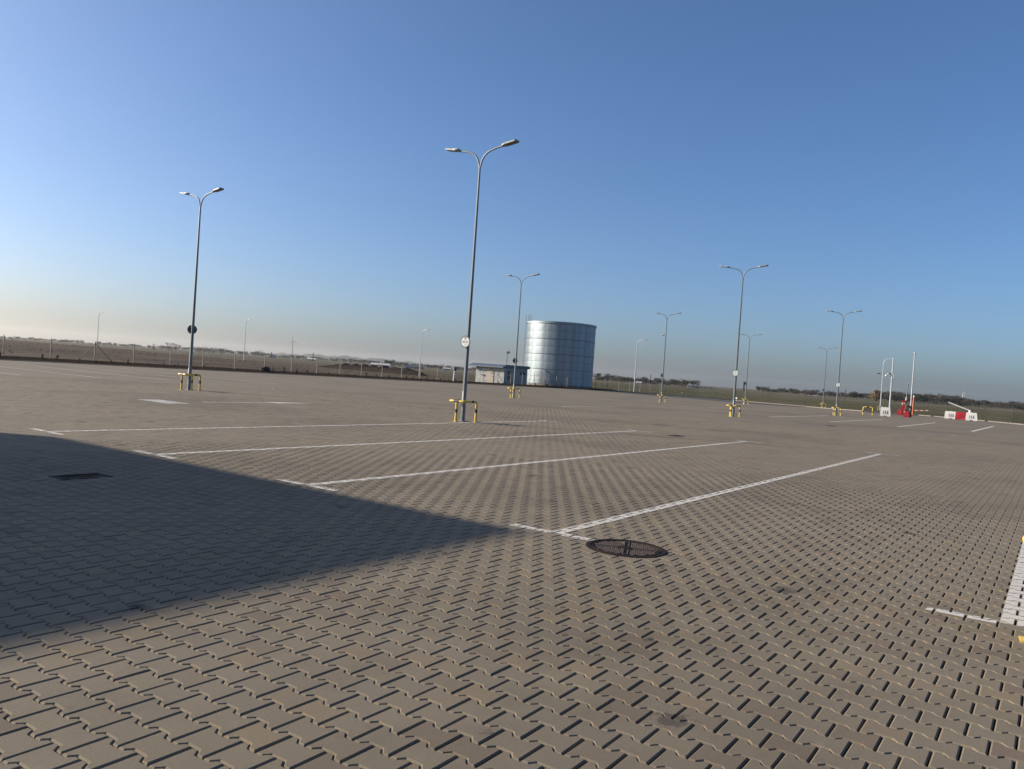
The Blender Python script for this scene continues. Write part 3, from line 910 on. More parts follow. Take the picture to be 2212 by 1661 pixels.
for px, ptop, depth, lab in ((210, 674, 178, 'pale single armed lamp at far left, behind the braced fence post'), (527.5, 690, 168, 'pale single armed lamp left of the wind turbine'),
        (907, 711.5, 152, 'pale single armed lamp behind the soil heap'), (1371, 733, 142, 'pale single armed lamp just right of the tank'),):
    p = out(px, depth); gz = float(zfield(p.x, p.y))
    zt = height_at(px + 12, ptop, depth)
    s = (zt - gz) / (SH + .15)
    loc = (p.x, p.y, gz)
    if first: singP.location = loc; singP.scale = (s,) * 3; singP['label'] = lab; first = False
    else: dup(singP, loc, 0.0, lab, scale=(s,) * 3)
p = hit(1901, 886.5, zfield)
dz = (p - Vector((0, 0, H_EYE))).dot(CF)
s5 = dup(singP, p, 0.0, 'pale single armed lamp with cameras, next to the gate', scale=(.62, .8, (height_at(1912, 774, dz) - p.z) / (SH + .15)))
for o in list(bpy.data.objects):
    if o.parent == s5 and o.name.startswith('pole'): pass
MB().box((0, 0, 6.55), (0.10, 1.3, 0.09)).build('cross_bracket', M_GALV, s5)
MB().lathe([(0.05, -.30), (.20, -.26), (.22, -.10), (.18, 0.0), (.05, .03)], 14, c=(0, -.62, 6.45)).build('dome_camera', M_WHITE, s5, smooth=50)
MB().tube([(0, .45, 6.6), (-.1, .95, 6.58)], .09, 10).build('tube_camera', M_DARK, s5, smooth=50)
guS = dup(guardP, p, PI, 'tiny yellow guard round the single armed lamp next to the gate')

# ------------------------------------------------------------------ the building that throws the big shadow (outside the picture, left)
BH = 8.0
OFF = BH / math.tan(SUN_EL)
sx, sy_ = 0.447 * OFF, -0.894 * OFF
x1, y0b, y1b = 6.86 - sx, 4.37 - sy_, 13.72 - sy_
x0b = x1 - 34.0  # unseen length stretched to block more sky and deepen the shadow
bld = thing('service_building', ((x0b + x1) / 2, (y0b + y1b) / 2, 0), 'flat roofed rendered building throwing the large shadow, outside the left edge', 'building')
lx, ly = (x1 - x0b) / 2, (y1b - y0b) / 2
MB().box((0, 0, BH / 2 - .1), (2 * lx - .04, 2 * ly - .04, BH - .2)).build('wall', M_BWALL, bld)
MB().box((0, 0, BH - .1), (2 * lx, 2 * ly, 0.2)).build('roof', M_SHEDR, bld)
d_ = MB().box((lx, -2.2, 1.05), (0.08, 1.0, 2.1)).build('door', M_SHEDD, bld)
MB().box((lx + .06, -1.85, 1.05), (0.05, 0.12, 0.03)).build('handle', M_DARK, d_)
for yy in (0.2, 2.4):
    w_ = MB().box((lx, yy, 1.7), (0.08, 1.4, 1.2)).build('window', M_DARK, bld)
    f_ = MB()
    for a, b, c, d in ((0, .63, 1.4, .06), (0, -.63, 1.4, .06), (.73, 0, .06, 1.32), (-.73, 0, .06, 1.32)): f_.box((lx + .02, yy + a, 1.7 + b), (0.1, c, d))
    f_.build('frame', M_WHITE, w_)

# ------------------------------------------------------------------ manhole and drain grates
man = thing('manhole_cover', (MANHOLE[0], MANHOLE[1], 0.0), 'round dark cast iron manhole cover with studs and a cross, in the foreground paving', 'manhole cover', rz=0.42)
MB().lathe([(MAN_R - .045, -.04), (MAN_R - .045, .007), (MAN_R - .004, .007), (MAN_R, .003), (MAN_R, -.04)], 56).build('frame', M_IRON, man)
MB().lathe([(MAN_R - .052, -.04), (MAN_R - .052, .0)], 56).build('cover', M_IRON, man)
MB().lathe([(MAN_R - .075, -.001), (MAN_R - .072, .0055), (MAN_R - .060, .0055), (MAN_R - .057, -.001)], 56).build('rim', M_IRON, man)
RC = MAN_R - .08
for a in (0, PI / 2, PI, 3 * PI / 2):
    for s in (-1, 1):
        M3 = Matrix.Rotation(a, 3, 'Z')
        MB().box(M3 @ Vector((RC * .60, s * .022, .003)), (RC * .72, .009, .007), M=M3).build('rib', M_IRONL, man)
MB().lathe([(.05, -.001), (.045, .007), (.03, .007)], 20).build('hub', M_IRON, man)
for s in (-1, 1):
    MB().prism([(s * RC * .9 + .035 * math.cos(t * PI / 8), .03 * math.sin(t * PI / 8)) for t in range(16)], -.001, .006).build('key_pocket', M_IRON, man)
st = MB()
for ia, a in enumerate(np.arange(-RC, RC, .032)):
    for b in np.arange(-RC, RC, .036) + (.018 if ia % 2 else 0):
        r = math.hypot(a, b)
        if r < .075 or r > RC - .012 or min(abs(a), abs(b)) < .036: continue
        if abs(b) < .05 and abs(a) > RC * .78: continue
        st.prism([(a + .0105 * math.cos(t * PI / 3), b + .0105 * math.sin(t * PI / 3)) for t in range(6)], -.001, .0065)
tag(st.build('studs', M_IRONL, man), kind='stuff')
gr0 = None
for (gx, gy), lab in zip(GRATES, ('dark drain grate lying in the big shadow', 'drain grate in the sunlit paving right of the central lamp', 'far drain grate below the farthest Wi-Fi sign lamp')):
    loc = (gx, gy, float(zlot(gx, gy)))
    if gr0 is None:
        gr0 = thing('drain_grate', loc, lab, 'drain grate', 'drain grates along the gully line')
        f_ = MB()
        for a, b, c, d in ((0, GL / 2 - .02, GW, .04), (0, -GL / 2 + .02, GW, .04)): f_.box((a, b, -.02), (c, d, .05))
        for a in (-1, 1): f_.box((a * (GW / 2 - .02), 0, -.02), (.04, GL - .08, .05))
        f_.build('frame', M_IRON, gr0)
        for i in range(11):
            MB().box((-GW / 2 + .07 + i * .046, 0, -.018), (.020, GL - .08, .036)).build('bar', M_IRON, gr0)
        MB().box((0, 0, -.06), (GW - .08, GL - .08, .01)).build('pit', M_BLK, gr0)
    else: dup(gr0, loc, 0.0, lab)

# ------------------------------------------------------------------ fences
FY = KERB_Y + 2.4
def col_x(px, y):
    """x where the picture column px crosses the line at y"""
    r = ray(px, 727.7 + 0.069 * px)
    return r.x / r.y * y
postm = MB()
postm.tube([(0, 0, -0.1), (0, 0, 1.65)], [0.048, 0.04], 4, twist=PI / 4); postm.tube([(0, 0, 1.65), (0.0, 0.05, 1.78)], [0.04, 0.025], 4, twist=PI / 4)
postme = postm.mesh('post', M_POST)
fence = thing('wire_fence', (0, 0, 0), 'chain link fence on pale concrete posts along the far left edge of the lot', 'fence')
pcols = [-95, -42, 9, 61, 111, 159, 206, 249, 290, 330, 369.5, 405, 440, 475, 508.5, 541, 573, 602, 631, 659, 686, 711, 736, 759, 782, 804, 826.5, 848, 869, 889, 909, 928, 946, 964, 981, 1012, 1045, 1076, 1104, 1129, 1155, 1179, 1203, 1226, 1248, 1269, 1288]
pcols = [c for i, c in enumerate(pcols) if c < 9 or c in (9, 111, 206, 290, 369.5, 440, 508.5, 573, 631, 686, 736, 782, 826.5, 869, 909, 946, 981, 1012, 1045, 1076, 1104, 1129) or c > 1129]
fx = [col_x(c, FY) for c in pcols]
fpts = [Vector((x, FY, float(zfield(x, FY)))) for x in fx]
last = fpts[-1]
brace_px = [(1288 + 8, 0)]
turn = []
q0 = last.copy(); q1 = hit(1424, 849.6, zfield)
for i in range(1, 7):
    p = q0.lerp(q1, i / 6); turn.append(Vector((p.x, p.y, float(zfield(p.x, p.y)))))
allp = fpts + turn
for p in allp: put('post', postme, fence, loc=p, rz=random.uniform(-.1, .1))
for q, dx in ((fpts[4 if len(fpts) > 4 else 0], 0),):
    pass
def brace(mbp, a, b, nm='brace'):
    MB().tube([a, b], 0.028, 6).build(nm, M_POST, fence)
for px in (206, 1076):
    p = Vector((col_x(px, FY), FY, 0)); p.z = float(zfield(p.x, p.y))
    brace(None, p + Vector((0, -.04, 1.6)), p + Vector((-1.7, -.3, 0)))
    brace(None, p + Vector((0, -.04, 1.6)), p + Vector((1.7, .1, 0)))
pe = turn[-1]; dv = (q0 - q1).normalized()
brace(None, pe + Vector((0, 0, 1.6)), pe + dv * 6.0)
brace(None, pe + Vector((0, 0, 1.6)), pe + dv * 2.6 + Vector((-.8, -.6, 0)))
def wires(mb, pts, h, hor, dsp, w):
    for a, b in zip(pts[:-1], pts[1:]):
        d = (b - a); L = math.hypot(d.x, d.y)
        if L < .1: continue
        for z in hor:
            mb.add([a + Vector((0, 0, z)), b + Vector((0, 0, z)), b + Vector((0, 0, z + w * 1.6)), a + Vector((0, 0, z + w * 1.6))], [(0, 1, 2, 3)])
        if not dsp: continue
        n = int(L / dsp)
        for i in range(n):
            for sg in (-1, 1):
                t0 = i / n; t1 = t0 + sg * h / L
                s0, s1 = 0.0, 1.0
                if t1 > 1: s1 = (1 - t0) / (t1 - t0); t1 = 1
                if t1 < 0: s1 = t0 / (t0 - t1); t1 = 0
                p = a + d * t0 + Vector((0, 0, .05)); q = a + d * t1 + Vector((0, 0, .05 + h * s1))
                e = d / L * w
                mb.add([p, p + e, q + e, q], [(0, 1, 2, 3)])
wm = MB(); wires(wm, allp, 1.5, (.05, .55, 1.05, 1.5, 1.62), .14, .0045)
wm.build('wire_mesh', M_WIRE, fence)
# green panel fence along the right-hand side
gf = thing('panel_fence', (0, 0, 0), 'thin dark green wire fence along the right hand field edge', 'fence')
gl = [turn[-1] + Vector((.5, -1.0, 0))]
for q in ((1500, 855.0), (1582, 862.5), (1733, 875.0), (1866, 886.0), (1950, 892.5)):
    p = hit(*q, zfield); gl.append(Vector((p.x + 1.5, p.y, float(zfield(p.x + 1.5, p.y)))))
gposts = []
for a, b in zip(gl[:-1], gl[1:]):
    n = max(1, int((b - a).length / 5.0))
    for i in range(n):
        p = a.lerp(b, i / n); gposts.append(Vector((p.x, p.y, float(zfield(p.x, p.y)))))
gm = MB().box((0, 0, .85), (.06, .06, 1.75)).mesh('post', M_GREENW)
for p in gposts: put('post', gm, gf, loc=p)
wm = MB(); wires(wm, gposts, 1.6, (.08, .4, .8, 1.2, 1.6), .25, .005); wm.build('wire_mesh', M_GREENW, gf)
gf2 = thing('panel_fence', (0, 0, 0), 'thin dark green wire fence right of the gate, behind the barriers', 'fence')
g2 = []
for px, py in ((2000, 896), (2063, 901.5), (2122, 907.8), (2185, 913.5), (2250, 918.5)):
    p = hit(px, py, zfield); g2.append(Vector((p.x + 1.5, p.y, float(zfield(p.x + 1.5, p.y)))))
for p in g2: put('post', gm, gf2, loc=p)
wm = MB(); wires(wm, g2, 1.6, (.08, .4, .8, 1.2, 1.6), .25, .005); wm.build('wire_mesh', M_GREENW, gf2)

# saplings planted along the kerb
sapm = []
for v in range(4):
    mb = MB(); rs = random.Random(v)
    for k in range(26):
        a = rs.uniform(0, 2 * PI); r = rs.uniform(0, .13); z = rs.uniform(.05, .62)
        c = Vector((r * math.cos(a), r * math.sin(a), z)); u = Vector((rs.gauss(0, 1), rs.gauss(0, 1), rs.gauss(0, 1))).normalized() * .08
        w_ = Vector((rs.gauss(0, 1), rs.gauss(0, 1), rs.gauss(0, 1))).normalized() * .06
        mb.add([c - u, c + w_, c + u, c - w_], [(0, 1, 2, 3)])
    mb.tube([(0, 0, 0), (0, 0, .55)], .012, 5)
    sapm.append(mb.mesh('sapling', M_SAP))
x = 22.0
while x < 118:
    y = KERB_Y + .9 + random.uniform(-.15, .15)
    s = random.uniform(.45, .95)
    o = put('sapling', random.choice(sapm), loc=(x, y, float(zlot(x, y)) + .04), rz=random.uniform(0, 6), scale=(s, s, s))
    tag(o, 'small dark sapling planted in the soil strip along the far kerb', 'sapling', 'saplings along the far kerb')
    x += random.uniform(1.1, 1.7)

# ------------------------------------------------------------------ tank
TC = out(1205.5, 131.5); TZ = float(zfield(TC.x, TC.y)) - 0.1
TR = 5.62
TH = height_at(1207, 694.5, 126) - TZ
tank = thing('storage_tank', (TC.x, TC.y, TZ), 'large cylindrical galvanised steel tank behind the fence', 'tank')
base_h = 0.55
TB = base_h
NP, NR = 15, 8
rh = (TH - .35 - TB) / NR
face = math.atan2(-TC.y, -TC.x)
rot = Matrix.Rotation(face + math.radians(3 - 24 * 0.5 * 0), 3, 'Z')
pv = MB()
seg_ = 6; da = 2 * PI / NP
for i in range(seg_):
    a0, a1 = -da / 2 + .002 + (da - .004) * i / seg_, -da / 2 + .002 + (da - .004) * (i + 1) / seg_
    P = []
    for z, r in ((0.016, TR), (rh - .016, TR)):
        for a in (a0, a1): P.append((r * math.cos(a), r * math.sin(a), z))
    for z, r in ((0.016, TR - .03), (rh - .016, TR - .03)):
        for a in (a0, a1): P.append((r * math.cos(a), r * math.sin(a), z))
    fs = [(0, 1, 3, 2), (2, 3, 7, 6), (0, 4, 5, 1)]
    if i == 0: fs.append((0, 2, 6, 4))
    if i == seg_ - 1: fs.append((1, 5, 7, 3))
    pv.add(P, fs)
panel = pv.mesh('panel', M_TANK, smooth=30)
for r in range(NR):
    for k in range(NP):
        a = face + math.radians(9.5) + k * da
        o = put('panel', panel, tank, loc=(0, 0, TB + r * rh), rz=a)
        o.rotation_euler = (random.gauss(0, .0012), random.gauss(0, .0012), a)
MB().lathe([(TR - .035, TB), (TR - .035, TH - .3)], 60).build('inner_shell', M_TANKD, tank)
for r in (2, 4, 6):
    z = TB + r * rh
    MB().lathe([(TR, z - .035), (TR + .07, z - .03), (TR + .07, z + .03), (TR, z + .035)], 90).build('ring_rib', M_TANKD, tank, smooth=40)
MB().lathe([(TR, TH - .36), (TR + .10, TH - .32), (TR + .10, TH - .02), (TR + .02, TH), (TR - .2, TH)], 90).build('top_rim', M_TANK, tank, smooth=40)
MB().lathe([(TR - .1, TH - .05), (TR * .5, TH + .12), (.05, TH + .28)], 60).build('roof', M_TANKD, tank, smooth=60)
MB().lathe([(TR + .12, -.4), (TR + .12, TB - .02), (TR - .2, TB - .02)], 60).build('concrete_base', M_CONC, tank, smooth=30)
la = face - math.radians(84)
lad = MB()
ul = Vector((math.cos(la), math.sin(la), 0)); vl = Vector((-math.sin(la), math.cos(la), 0))
for s in (-.25, .25): lad.tube([ul * (TR + .22) + vl * s + Vector((0, 0, .2)), ul * (TR + .22) + vl * s + Vector((0, 0, TH + 1.0))], .035, 6)
ladder = lad.build('ladder', M_GALV, tank)
for z in np.arange(.4, TH + .2, .30): MB().tube([ul * (TR + .22) - vl * .25 + Vector((0, 0, z)), ul * (TR + .22) + vl * .25 + Vector((0, 0, z))], .018, 5).build('rung', M_GALV, ladder)
pt = put('platform_rail', None, tank)
rl = MB()
for a in (-80, -74, -68, -62):
    t = face + math.radians(a); p = Vector((math.cos(t), math.sin(t), 0)) * (TR - .15)
    rl.tube([p + Vector((0, 0, TH)), p + Vector((0, 0, TH + 1.0))], .03, 6)
for z in (.5, 1.0):
    rl.tube([Vector((math.cos(face + math.radians(a)), math.sin(face + math.radians(a)), 0)) * (TR - .15) + Vector((0, 0, TH + z)) for a in (-80, -74, -68, -62)], .025, 6)
bpy.data.objects.remove(pt)
rl.build('platform_rail', M_GALV, tank)
MB().tube([ul * (TR + .5) + Vector((0, 0, -.2)), ul * (TR + .5) + Vector((0, 0, 1.2)), ul * (TR + .0) + Vector((0, 0, 1.4))], .12, 10).build('pipe', M_GALVL, tank, smooth=50)

# ------------------------------------------------------------------ pump house
PC = Vector((97.2, 67.8, 0)); PC.z = float(zfield(PC.x, PC.y))
shed = thing('pump_house', PC, 'small pale grey pump house with a beige door, left of the tank', 'building')
SWX, SWY, SHH = 6.2, 5.2, 2.55
MB().box((SWX / 2, SWY / 2, .9), (SWX, SWY, 3.3)).build('wall', M_SHEDW, shed)
for i in range(1, 6): MB().box((-.004, SWY * i / 6, 1.2), (.012, .02, 2.4)).build('panel_joint', M_SHEDR, shed)
rf = MB(); rf.prism([(-.75, 2.42), (-.75, 2.60), (.3, 2.92), (SWX + .3, 2.92), (SWX + .3, 2.5), (.02, 2.5)], -.25, SWY + .9, Matrix(((1, 0, 0), (0, 0, 1), (0, 1, 0)))); rf.build('roof', M_SHEDR, shed)
dr = MB().box((-.03, 2.55, 1.08), (.06, 1.35, 2.15)).build('door', M_SHEDD, shed)
MB().box((-.08, 2.1, 1.1), (.05, .1, .05)).build('handle', M_DARK, dr)
MB().box((-.068, 2.15, 1.6), (.012, .3, .2)).build('notice_plate', M_DARK, dr)
for z in (.4, 1.8): MB().box((-.07, 3.2, z), (.04, .05, .14)).build('hinge', M_DARK, dr)
MB().box((-.12, 2.55, 2.3), (.22, .22, .16)).build('door_light', M_WHITE, shed)
MB().box((-.14, 4.95, 2.28), (.26, .22, .2)).build('eave_light', M_WHITE, shed)
lv = MB().box((-.03, 3.6, 1.15), (.05, .42, .26)).build('wall_shadow', M_DARK, shed)  # dark box standing in for a shadow cast on the pale wall
MB().box((-.06, 3.95, 1.22), (.1, .3, .12)).build('wall_shadow_tip', M_DARK, shed)  # smaller dark box continuing the stand-in wall shadow
for z in (1.05, 1.75):
    w_ = MB().box((1.3, -.02, z), (.9, .05, .55)).build('vent', M_SHEDR, shed)
    for i in range(4): MB().box((1.3, -.055, z - .2 + i * .13), (.8, .03, .03)).build('louvre', M_DARK, w_)
MB().box((4.9, -.02, 1.75), (1.5, .05, .45)).build('window', M_DARK, shed)
FL_ = out(1093, 127); FL_.z = float(zfield(FL_.x, FL_.y))
fl = thing('floodlight_mast', FL_, 'thin mast with a dark floodlight behind the pump house', 'floodlight')
ft = height_at(1094, 762, 127) - FL_.z
MB().tube([(0, 0, 0), (0, 0, ft)], [.07, .05], 8).build('pole', M_GALV, fl)
MB().box((.05, -.1, ft + .1), (.34, .42, .30), M=Matrix.Rotation(.5, 3, 'Y')).build('lamp_head', M_DARK, fl)

# posts and small things by the fence
mp_ = Vector((col_x(981.5, FY - .5), FY - .5, 0)); mp_.z = float(zfield(mp_.x, mp_.y))
mk = thing('marker_post', mp_, 'white marker post with a dark cap by the far fence', 'marker post')
MB().tube([(0, 0, 0), (.05, -.05, 1.55)], .10, 10).build('post', M_WHITE, mk, smooth=50)
MB().lathe([(.05, 1.5), (.22, 1.54), (.24, 1.75), (.12, 1.9), (.03, 1.94)], 12, c=(.05, -.05, 0)).build('cap', M_DARK, mk, smooth=50)
bagb = bmesh.new(); bmesh.ops.create_icosphere(bagb, subdivisions=3, radius=1)
for v in bagb.verts:
    n = math.sin(v.co.x * 5 + 1) * math.sin(v.co.y * 4.3) * .12 + math.sin(v.co.z * 7 + v.co.x * 3) * .08
    v.co *= 1 + n; v.co = Vector((v.co.x * .50, v.co.y * .35, max(-.20, v.co.z * .30)))
bme = bpy.data.meshes.new('rubbish_bag'); bagb.to_mesh(bme); bagb.free(); bme.materials.append(M_BAG)
bx = col_x(575, KERB_Y + 1.3)
tag(put('rubbish_bag', bme, loc=(bx, KERB_Y + 1.3, float(zlot(bx, KERB_Y)) + .30)), 'black rubbish bag lying by the far fence', 'rubbish bag')
def litter(px, py, s, label):
    p = hit(px, py); mb = MB(); rs = random.Random(px)
    n = 7; vs = [(s * math.cos(2 * PI * i / n) * rs.uniform(.6, 1), s * .6 * math.sin(2 * PI * i / n) * rs.uniform(.6, 1), rs.uniform(.01, .03)) for i in range(n)] + [(0, 0, .045)]
    mb.add(vs, [(i, (i + 1) % n, n) for i in range(n)] + [tuple(range(n - 1, -1, -1))])
    tag(mb.build('litter', M_LITTER, loc=p), label, 'litter')
litter(586, 841.5, .17, 'scrap of white litter on the paving right of the left lamp')
litter(931.5, 827.2, .17, 'speck of white litter by the far kerb left of the central lamp')
litter(502, 800.6, .25, 'pale stone lying by the far fence right of the left lamp')
for px, py, lab in ((1473.5, 854.6, 'small pale round marker on the far kerb right of the camera lamp'), (1591.5, 865.4, 'small pale round marker on the far kerb by the middle Wi-Fi lamp')):
    p = hit(px, py + 1); mb = MB(); mb.lathe([(.03, 0), (.04, .25), (.16, .30), (.19, .42), (.14, .54), (.03, .58)], 12)
    tag(mb.build('kerb_marker', M_WHITE, loc=p, smooth=50), lab, 'marker')

# soil heap beyond the fence
hp = MB(); hl = []
a_, b_ = out(690, 205), out(920, 165)
hd = Vector((b_.x - a_.x, b_.y - a_.y, 0)); hn = Vector((-hd.y, hd.x, 0)).normalized()
NS = 60; rows = []
for i in range(NS + 1):
    t = i / NS; c = Vector((a_.x, a_.y, 0)) + hd * t
    env = min(1, t * 3.0) * min(1, (1 - t) * 9); hgt = (1.45 * env ** .7) * (.85 + .25 * math.sin(i * 1.7) * math.sin(i * .6)) 
    wd = 3.2 * (.5 + .5 * env)
    row = []
    for s, hh in ((-1, 0), (-.55, .55), (-.15, .97), (.15, 1), (.55, .6), (1, 0)):
        p = c + hn * (s * wd + random.gauss(0, .12)); row.append(Vector((p.x, p.y, float(zfield(p.x, p.y)) - .05 + hgt * hh * random.uniform(.88, 1.1))))
    rows.append(row)
vs = [v for r in rows for v in r]; fs = []
for i in range(NS):
    for j in range(5): a = i * 6 + j; fs.append((a, a + 1, a + 7, a + 6))
hp.add(vs, fs)
tag(hp.build('soil_heap', M_SOIL), 'long low heap of dark soil in the field left of the pump house', 'soil heap')

# ------------------------------------------------------------------ gate area
def face_cam(p): return math.atan2(p.y, p.x) - PI / 2       # local +Y points away from the camera, +X to the right
def barrier(px, py, m, label, grp, w=1.0, h=.74, rz=0.0, first=[None]):
    p = hit(px, py); b = thing('water_barrier', p, label, 'barrier', grp, rz=face_cam(p) + rz)
    body = MB()
    w0, w1, d0, d1 = w / 2, w / 2 * .90, .24, .09
    # front outline with a fork notch at the foot; depth tapers towards the top
    fr = [(-w0, 0), (-.16, 0), (-.12, .07), (.12, .07), (.16, 0), (w0, 0), (w0, .16), (w1, h - .04), (w1 - .04, h), (-w1 + .0, h), (-w1 - .03, h - .04), (-w0 - .02, .16)]
    dp = lambda z: d0 + (d1 - d0) * min(1, max(0, (z - .16) / (h - .16)))
    n = len(fr)
    vs = [(x, -dp(z), z) for x, z in fr] + [(x, dp(z), z) for x, z in fr]
    body.add(vs, [tuple(range(n)), tuple(range(2 * n - 1, n - 1, -1))] + [(i, n + i, n + (i + 1) % n, (i + 1) % n) for i in range(n)])
    bo = body.build('body', m, b)
    for s in (-.16, 0, .16):
        zz = .36; MB().box((s, -dp(zz) - .002, zz), (.045, .02, .30), M=Matrix.Rotation(-math.atan2(d0 - d1, h - .16), 3, 'X')).build('slot_shade', M_DARK if m is M_WHITE else M_REDD, b)  # dark boxes on the face stand in for shade inside recessed slots
    MB().lathe([(.05, h - .005), (.05, h + .03)], 12).build('filler_cap', m, b)
    return b
M_REDD = noisy('red_recess_shade', (0.20, 0.008, 0.012), 0.5, var=0.2)  # barrier red darkened to the tone of a shaded recess
GB = 'plastic barriers at the gate'
bw1 = barrier(1912, 899.0, M_WHITE, 'white plastic barrier left of the red cabinet, tilted back', GB, .82, .80, 0.0)
barrier(1944, 896.6, M_RED, 'red plastic barrier seen end on at the foot of the red cabinet', GB, .9, .62, PI / 2 * .93)
barrier(1958.5, 901.0, M_RED, 'red plastic barrier seen end on in front of the crouching person', GB, .9, .74, PI / 2 * .95)
barrier(2053.5, 904.7, M_WHITE, 'left white barrier of the group of three right of the gate', GB, 1.08, .74)
barrier(2076.5, 906.8, M_RED, 'red barrier between two white ones right of the gate', GB, 1.05, .74)
barrier(2098.0, 908.6, M_WHITE, 'right white barrier of the group of three, beside the white post', GB, .95, .76)
# red cabinet with a raised boom
p = hit(1949.5, 896.0)
rc = thing('gate_cabinet', p, 'tall red gate cabinet with a white band and raised grey boom', 'gate barrier', rz=face_cam(p))
MB().box((0, 0, .75), (.36, .34, 1.5)).build('body', M_RED, rc)
MB().box((0, -.172, 1.22), (.34, .012, .14)).build('white_band', M_WHITE, rc)
MB().box((0, 0, 1.53), (.40, .38, .06)).build('lid', M_RED, rc)
MB().box((0, 0, .02), (.5, .5, .06)).build('plinth', M_CONC, rc)
MB().tube([(.24, -.05, 1.2), (.33, -.05, 3.35)], .055, 8).build('boom', M_GALV, rc)
MB().tube([(.24, -.05, 1.55), (.26, -.05, 1.9)], .08, 8).build('boom_clamp', M_GALVL, rc)
# masts
def mast(px, py, ptop, label):
    p = hit(px, py); dz = (p - Vector((0, 0, H_EYE))).dot(CF)
    m = thing('camera_mast', p, label, 'mast', 'camera masts at the gate')
    h = height_at(px + 9, ptop, dz) - p.z
    mb = MB(); octa(mb, 0, h, .085, .055); mb.build('pole', M_GALVL, m)
    MB().box((0, 0, .03), (.36, .36, .06)).build('base_plate', M_CONC, m)
    return m, h
m1, h1_ = mast(1920.5, 897.5, 772.5, 'pale mast with a camera halfway up, right of the white barrier')
MB().tube([(0, .05, h1_ * .715), (-.1, .34, h1_ * .72)], .05, 8).build('camera_arm', M_DARK, m1)
MB().box((-.12, .36, h1_ * .715), (.30, .16, .14)).build('camera', M_GALVL, m1)
MB().box((0, -.1, h1_ * .685), (.16, .16, .30)).build('junction_box', M_GALVL, m1)
m2, h2_ = mast(1966.0, 896.0, 765.0, 'tallest pale mast at the gate, with a small camera on top')
MB().lathe([(.04, h2_), (.10, h2_ + .04), (.12, h2_ + .14), (.05, h2_ + .2)], 12).build('dome_camera', M_WHITE, m2, smooth=50)
MB().tube([(0, 0, h2_ - .05), (-.05, .22, h2_ + .06)], .035, 8).build('camera_arm', M_GALVL, m2)
p = hit(1971.0, 896.5); 
op = thing('boom_post', p, 'orange post with a white cap and a striped boom at the gate', 'gate barrier', rz=face_cam(p))
MB().tube([(0, 0, 0), (.02, 0, 2.0)], .085, 10).build('post', M_ORANGE, op, smooth=50)
MB().tube([(.02, 0, 2.0), (.022, 0, 2.14)], [.09, .06], 10).build('cap', M_WHITE, op, smooth=50)
for i in range(6):
    x0_, x1_ = -.05 + i * .26, -.05 + (i + 1) * .26
    MB().tube([(x0_, -.12, .50 + .02 * i), (x1_, -.12, .50 + .02 * (i + 1))], .045, 8).build('boom_stripe', M_WHITE if i % 2 else M_ORANGE, op)
# white post with a leaning boom
p = hit(2094.5, 907.8)
lp_ = thing('boom_stand', p, 'white post with a pale boom slanting up to the left, behind the barriers', 'gate barrier', rz=face_cam(p))
MB().tube([(0, .1, 0), (0, .1, .95)], .15, 14).build('post', M_WHITE, lp_, smooth=50)
MB().tube([(0.02, .1, .92), (-1.95, .1, 1.62)], .055, 8).build('boom', M_WHITE, lp_)
MB().box((.12, .2, 1.0), (.26, .2, .14)).build('motor_box', M_DARK, lp_)
# lone hoop
p = hit(1874, 896.0)
hoop = thing('hoop_guard', p, 'lone yellow and black hoop left of the white barrier', 'bollard guard', rz=face_cam(p))
for sg in (-1, 1):
    xx = sg * .40
    MB().tube([(sg * .10, 0, .72), (sg * .28, 0, .72), (sg * .37, 0, .69), (xx, 0, .60), (xx, 0, .36)], .045, 10).build('rail', M_YEL, hoop, smooth=50)
    MB().tube([(xx, 0, .36), (xx, 0, .22)], .0455, 10).build('black_band', M_BLK, hoop, smooth=50)
    MB().tube([(xx, 0, .22), (xx, 0, 0)], .045, 10).build('leg', M_YEL, hoop, smooth=50)
MB().tube([(-.10, 0, .72), (.10, 0, .72)], .0455, 10).build('black_band', M_BLK, hoop, smooth=50)

# ------------------------------------------------------------------ the person bending over
p = hit(1965.5, 901.6)
per = thing('person', p, 'person in dark jacket and black trousers bending over the red barrier', 'person', rz=face_cam(p))
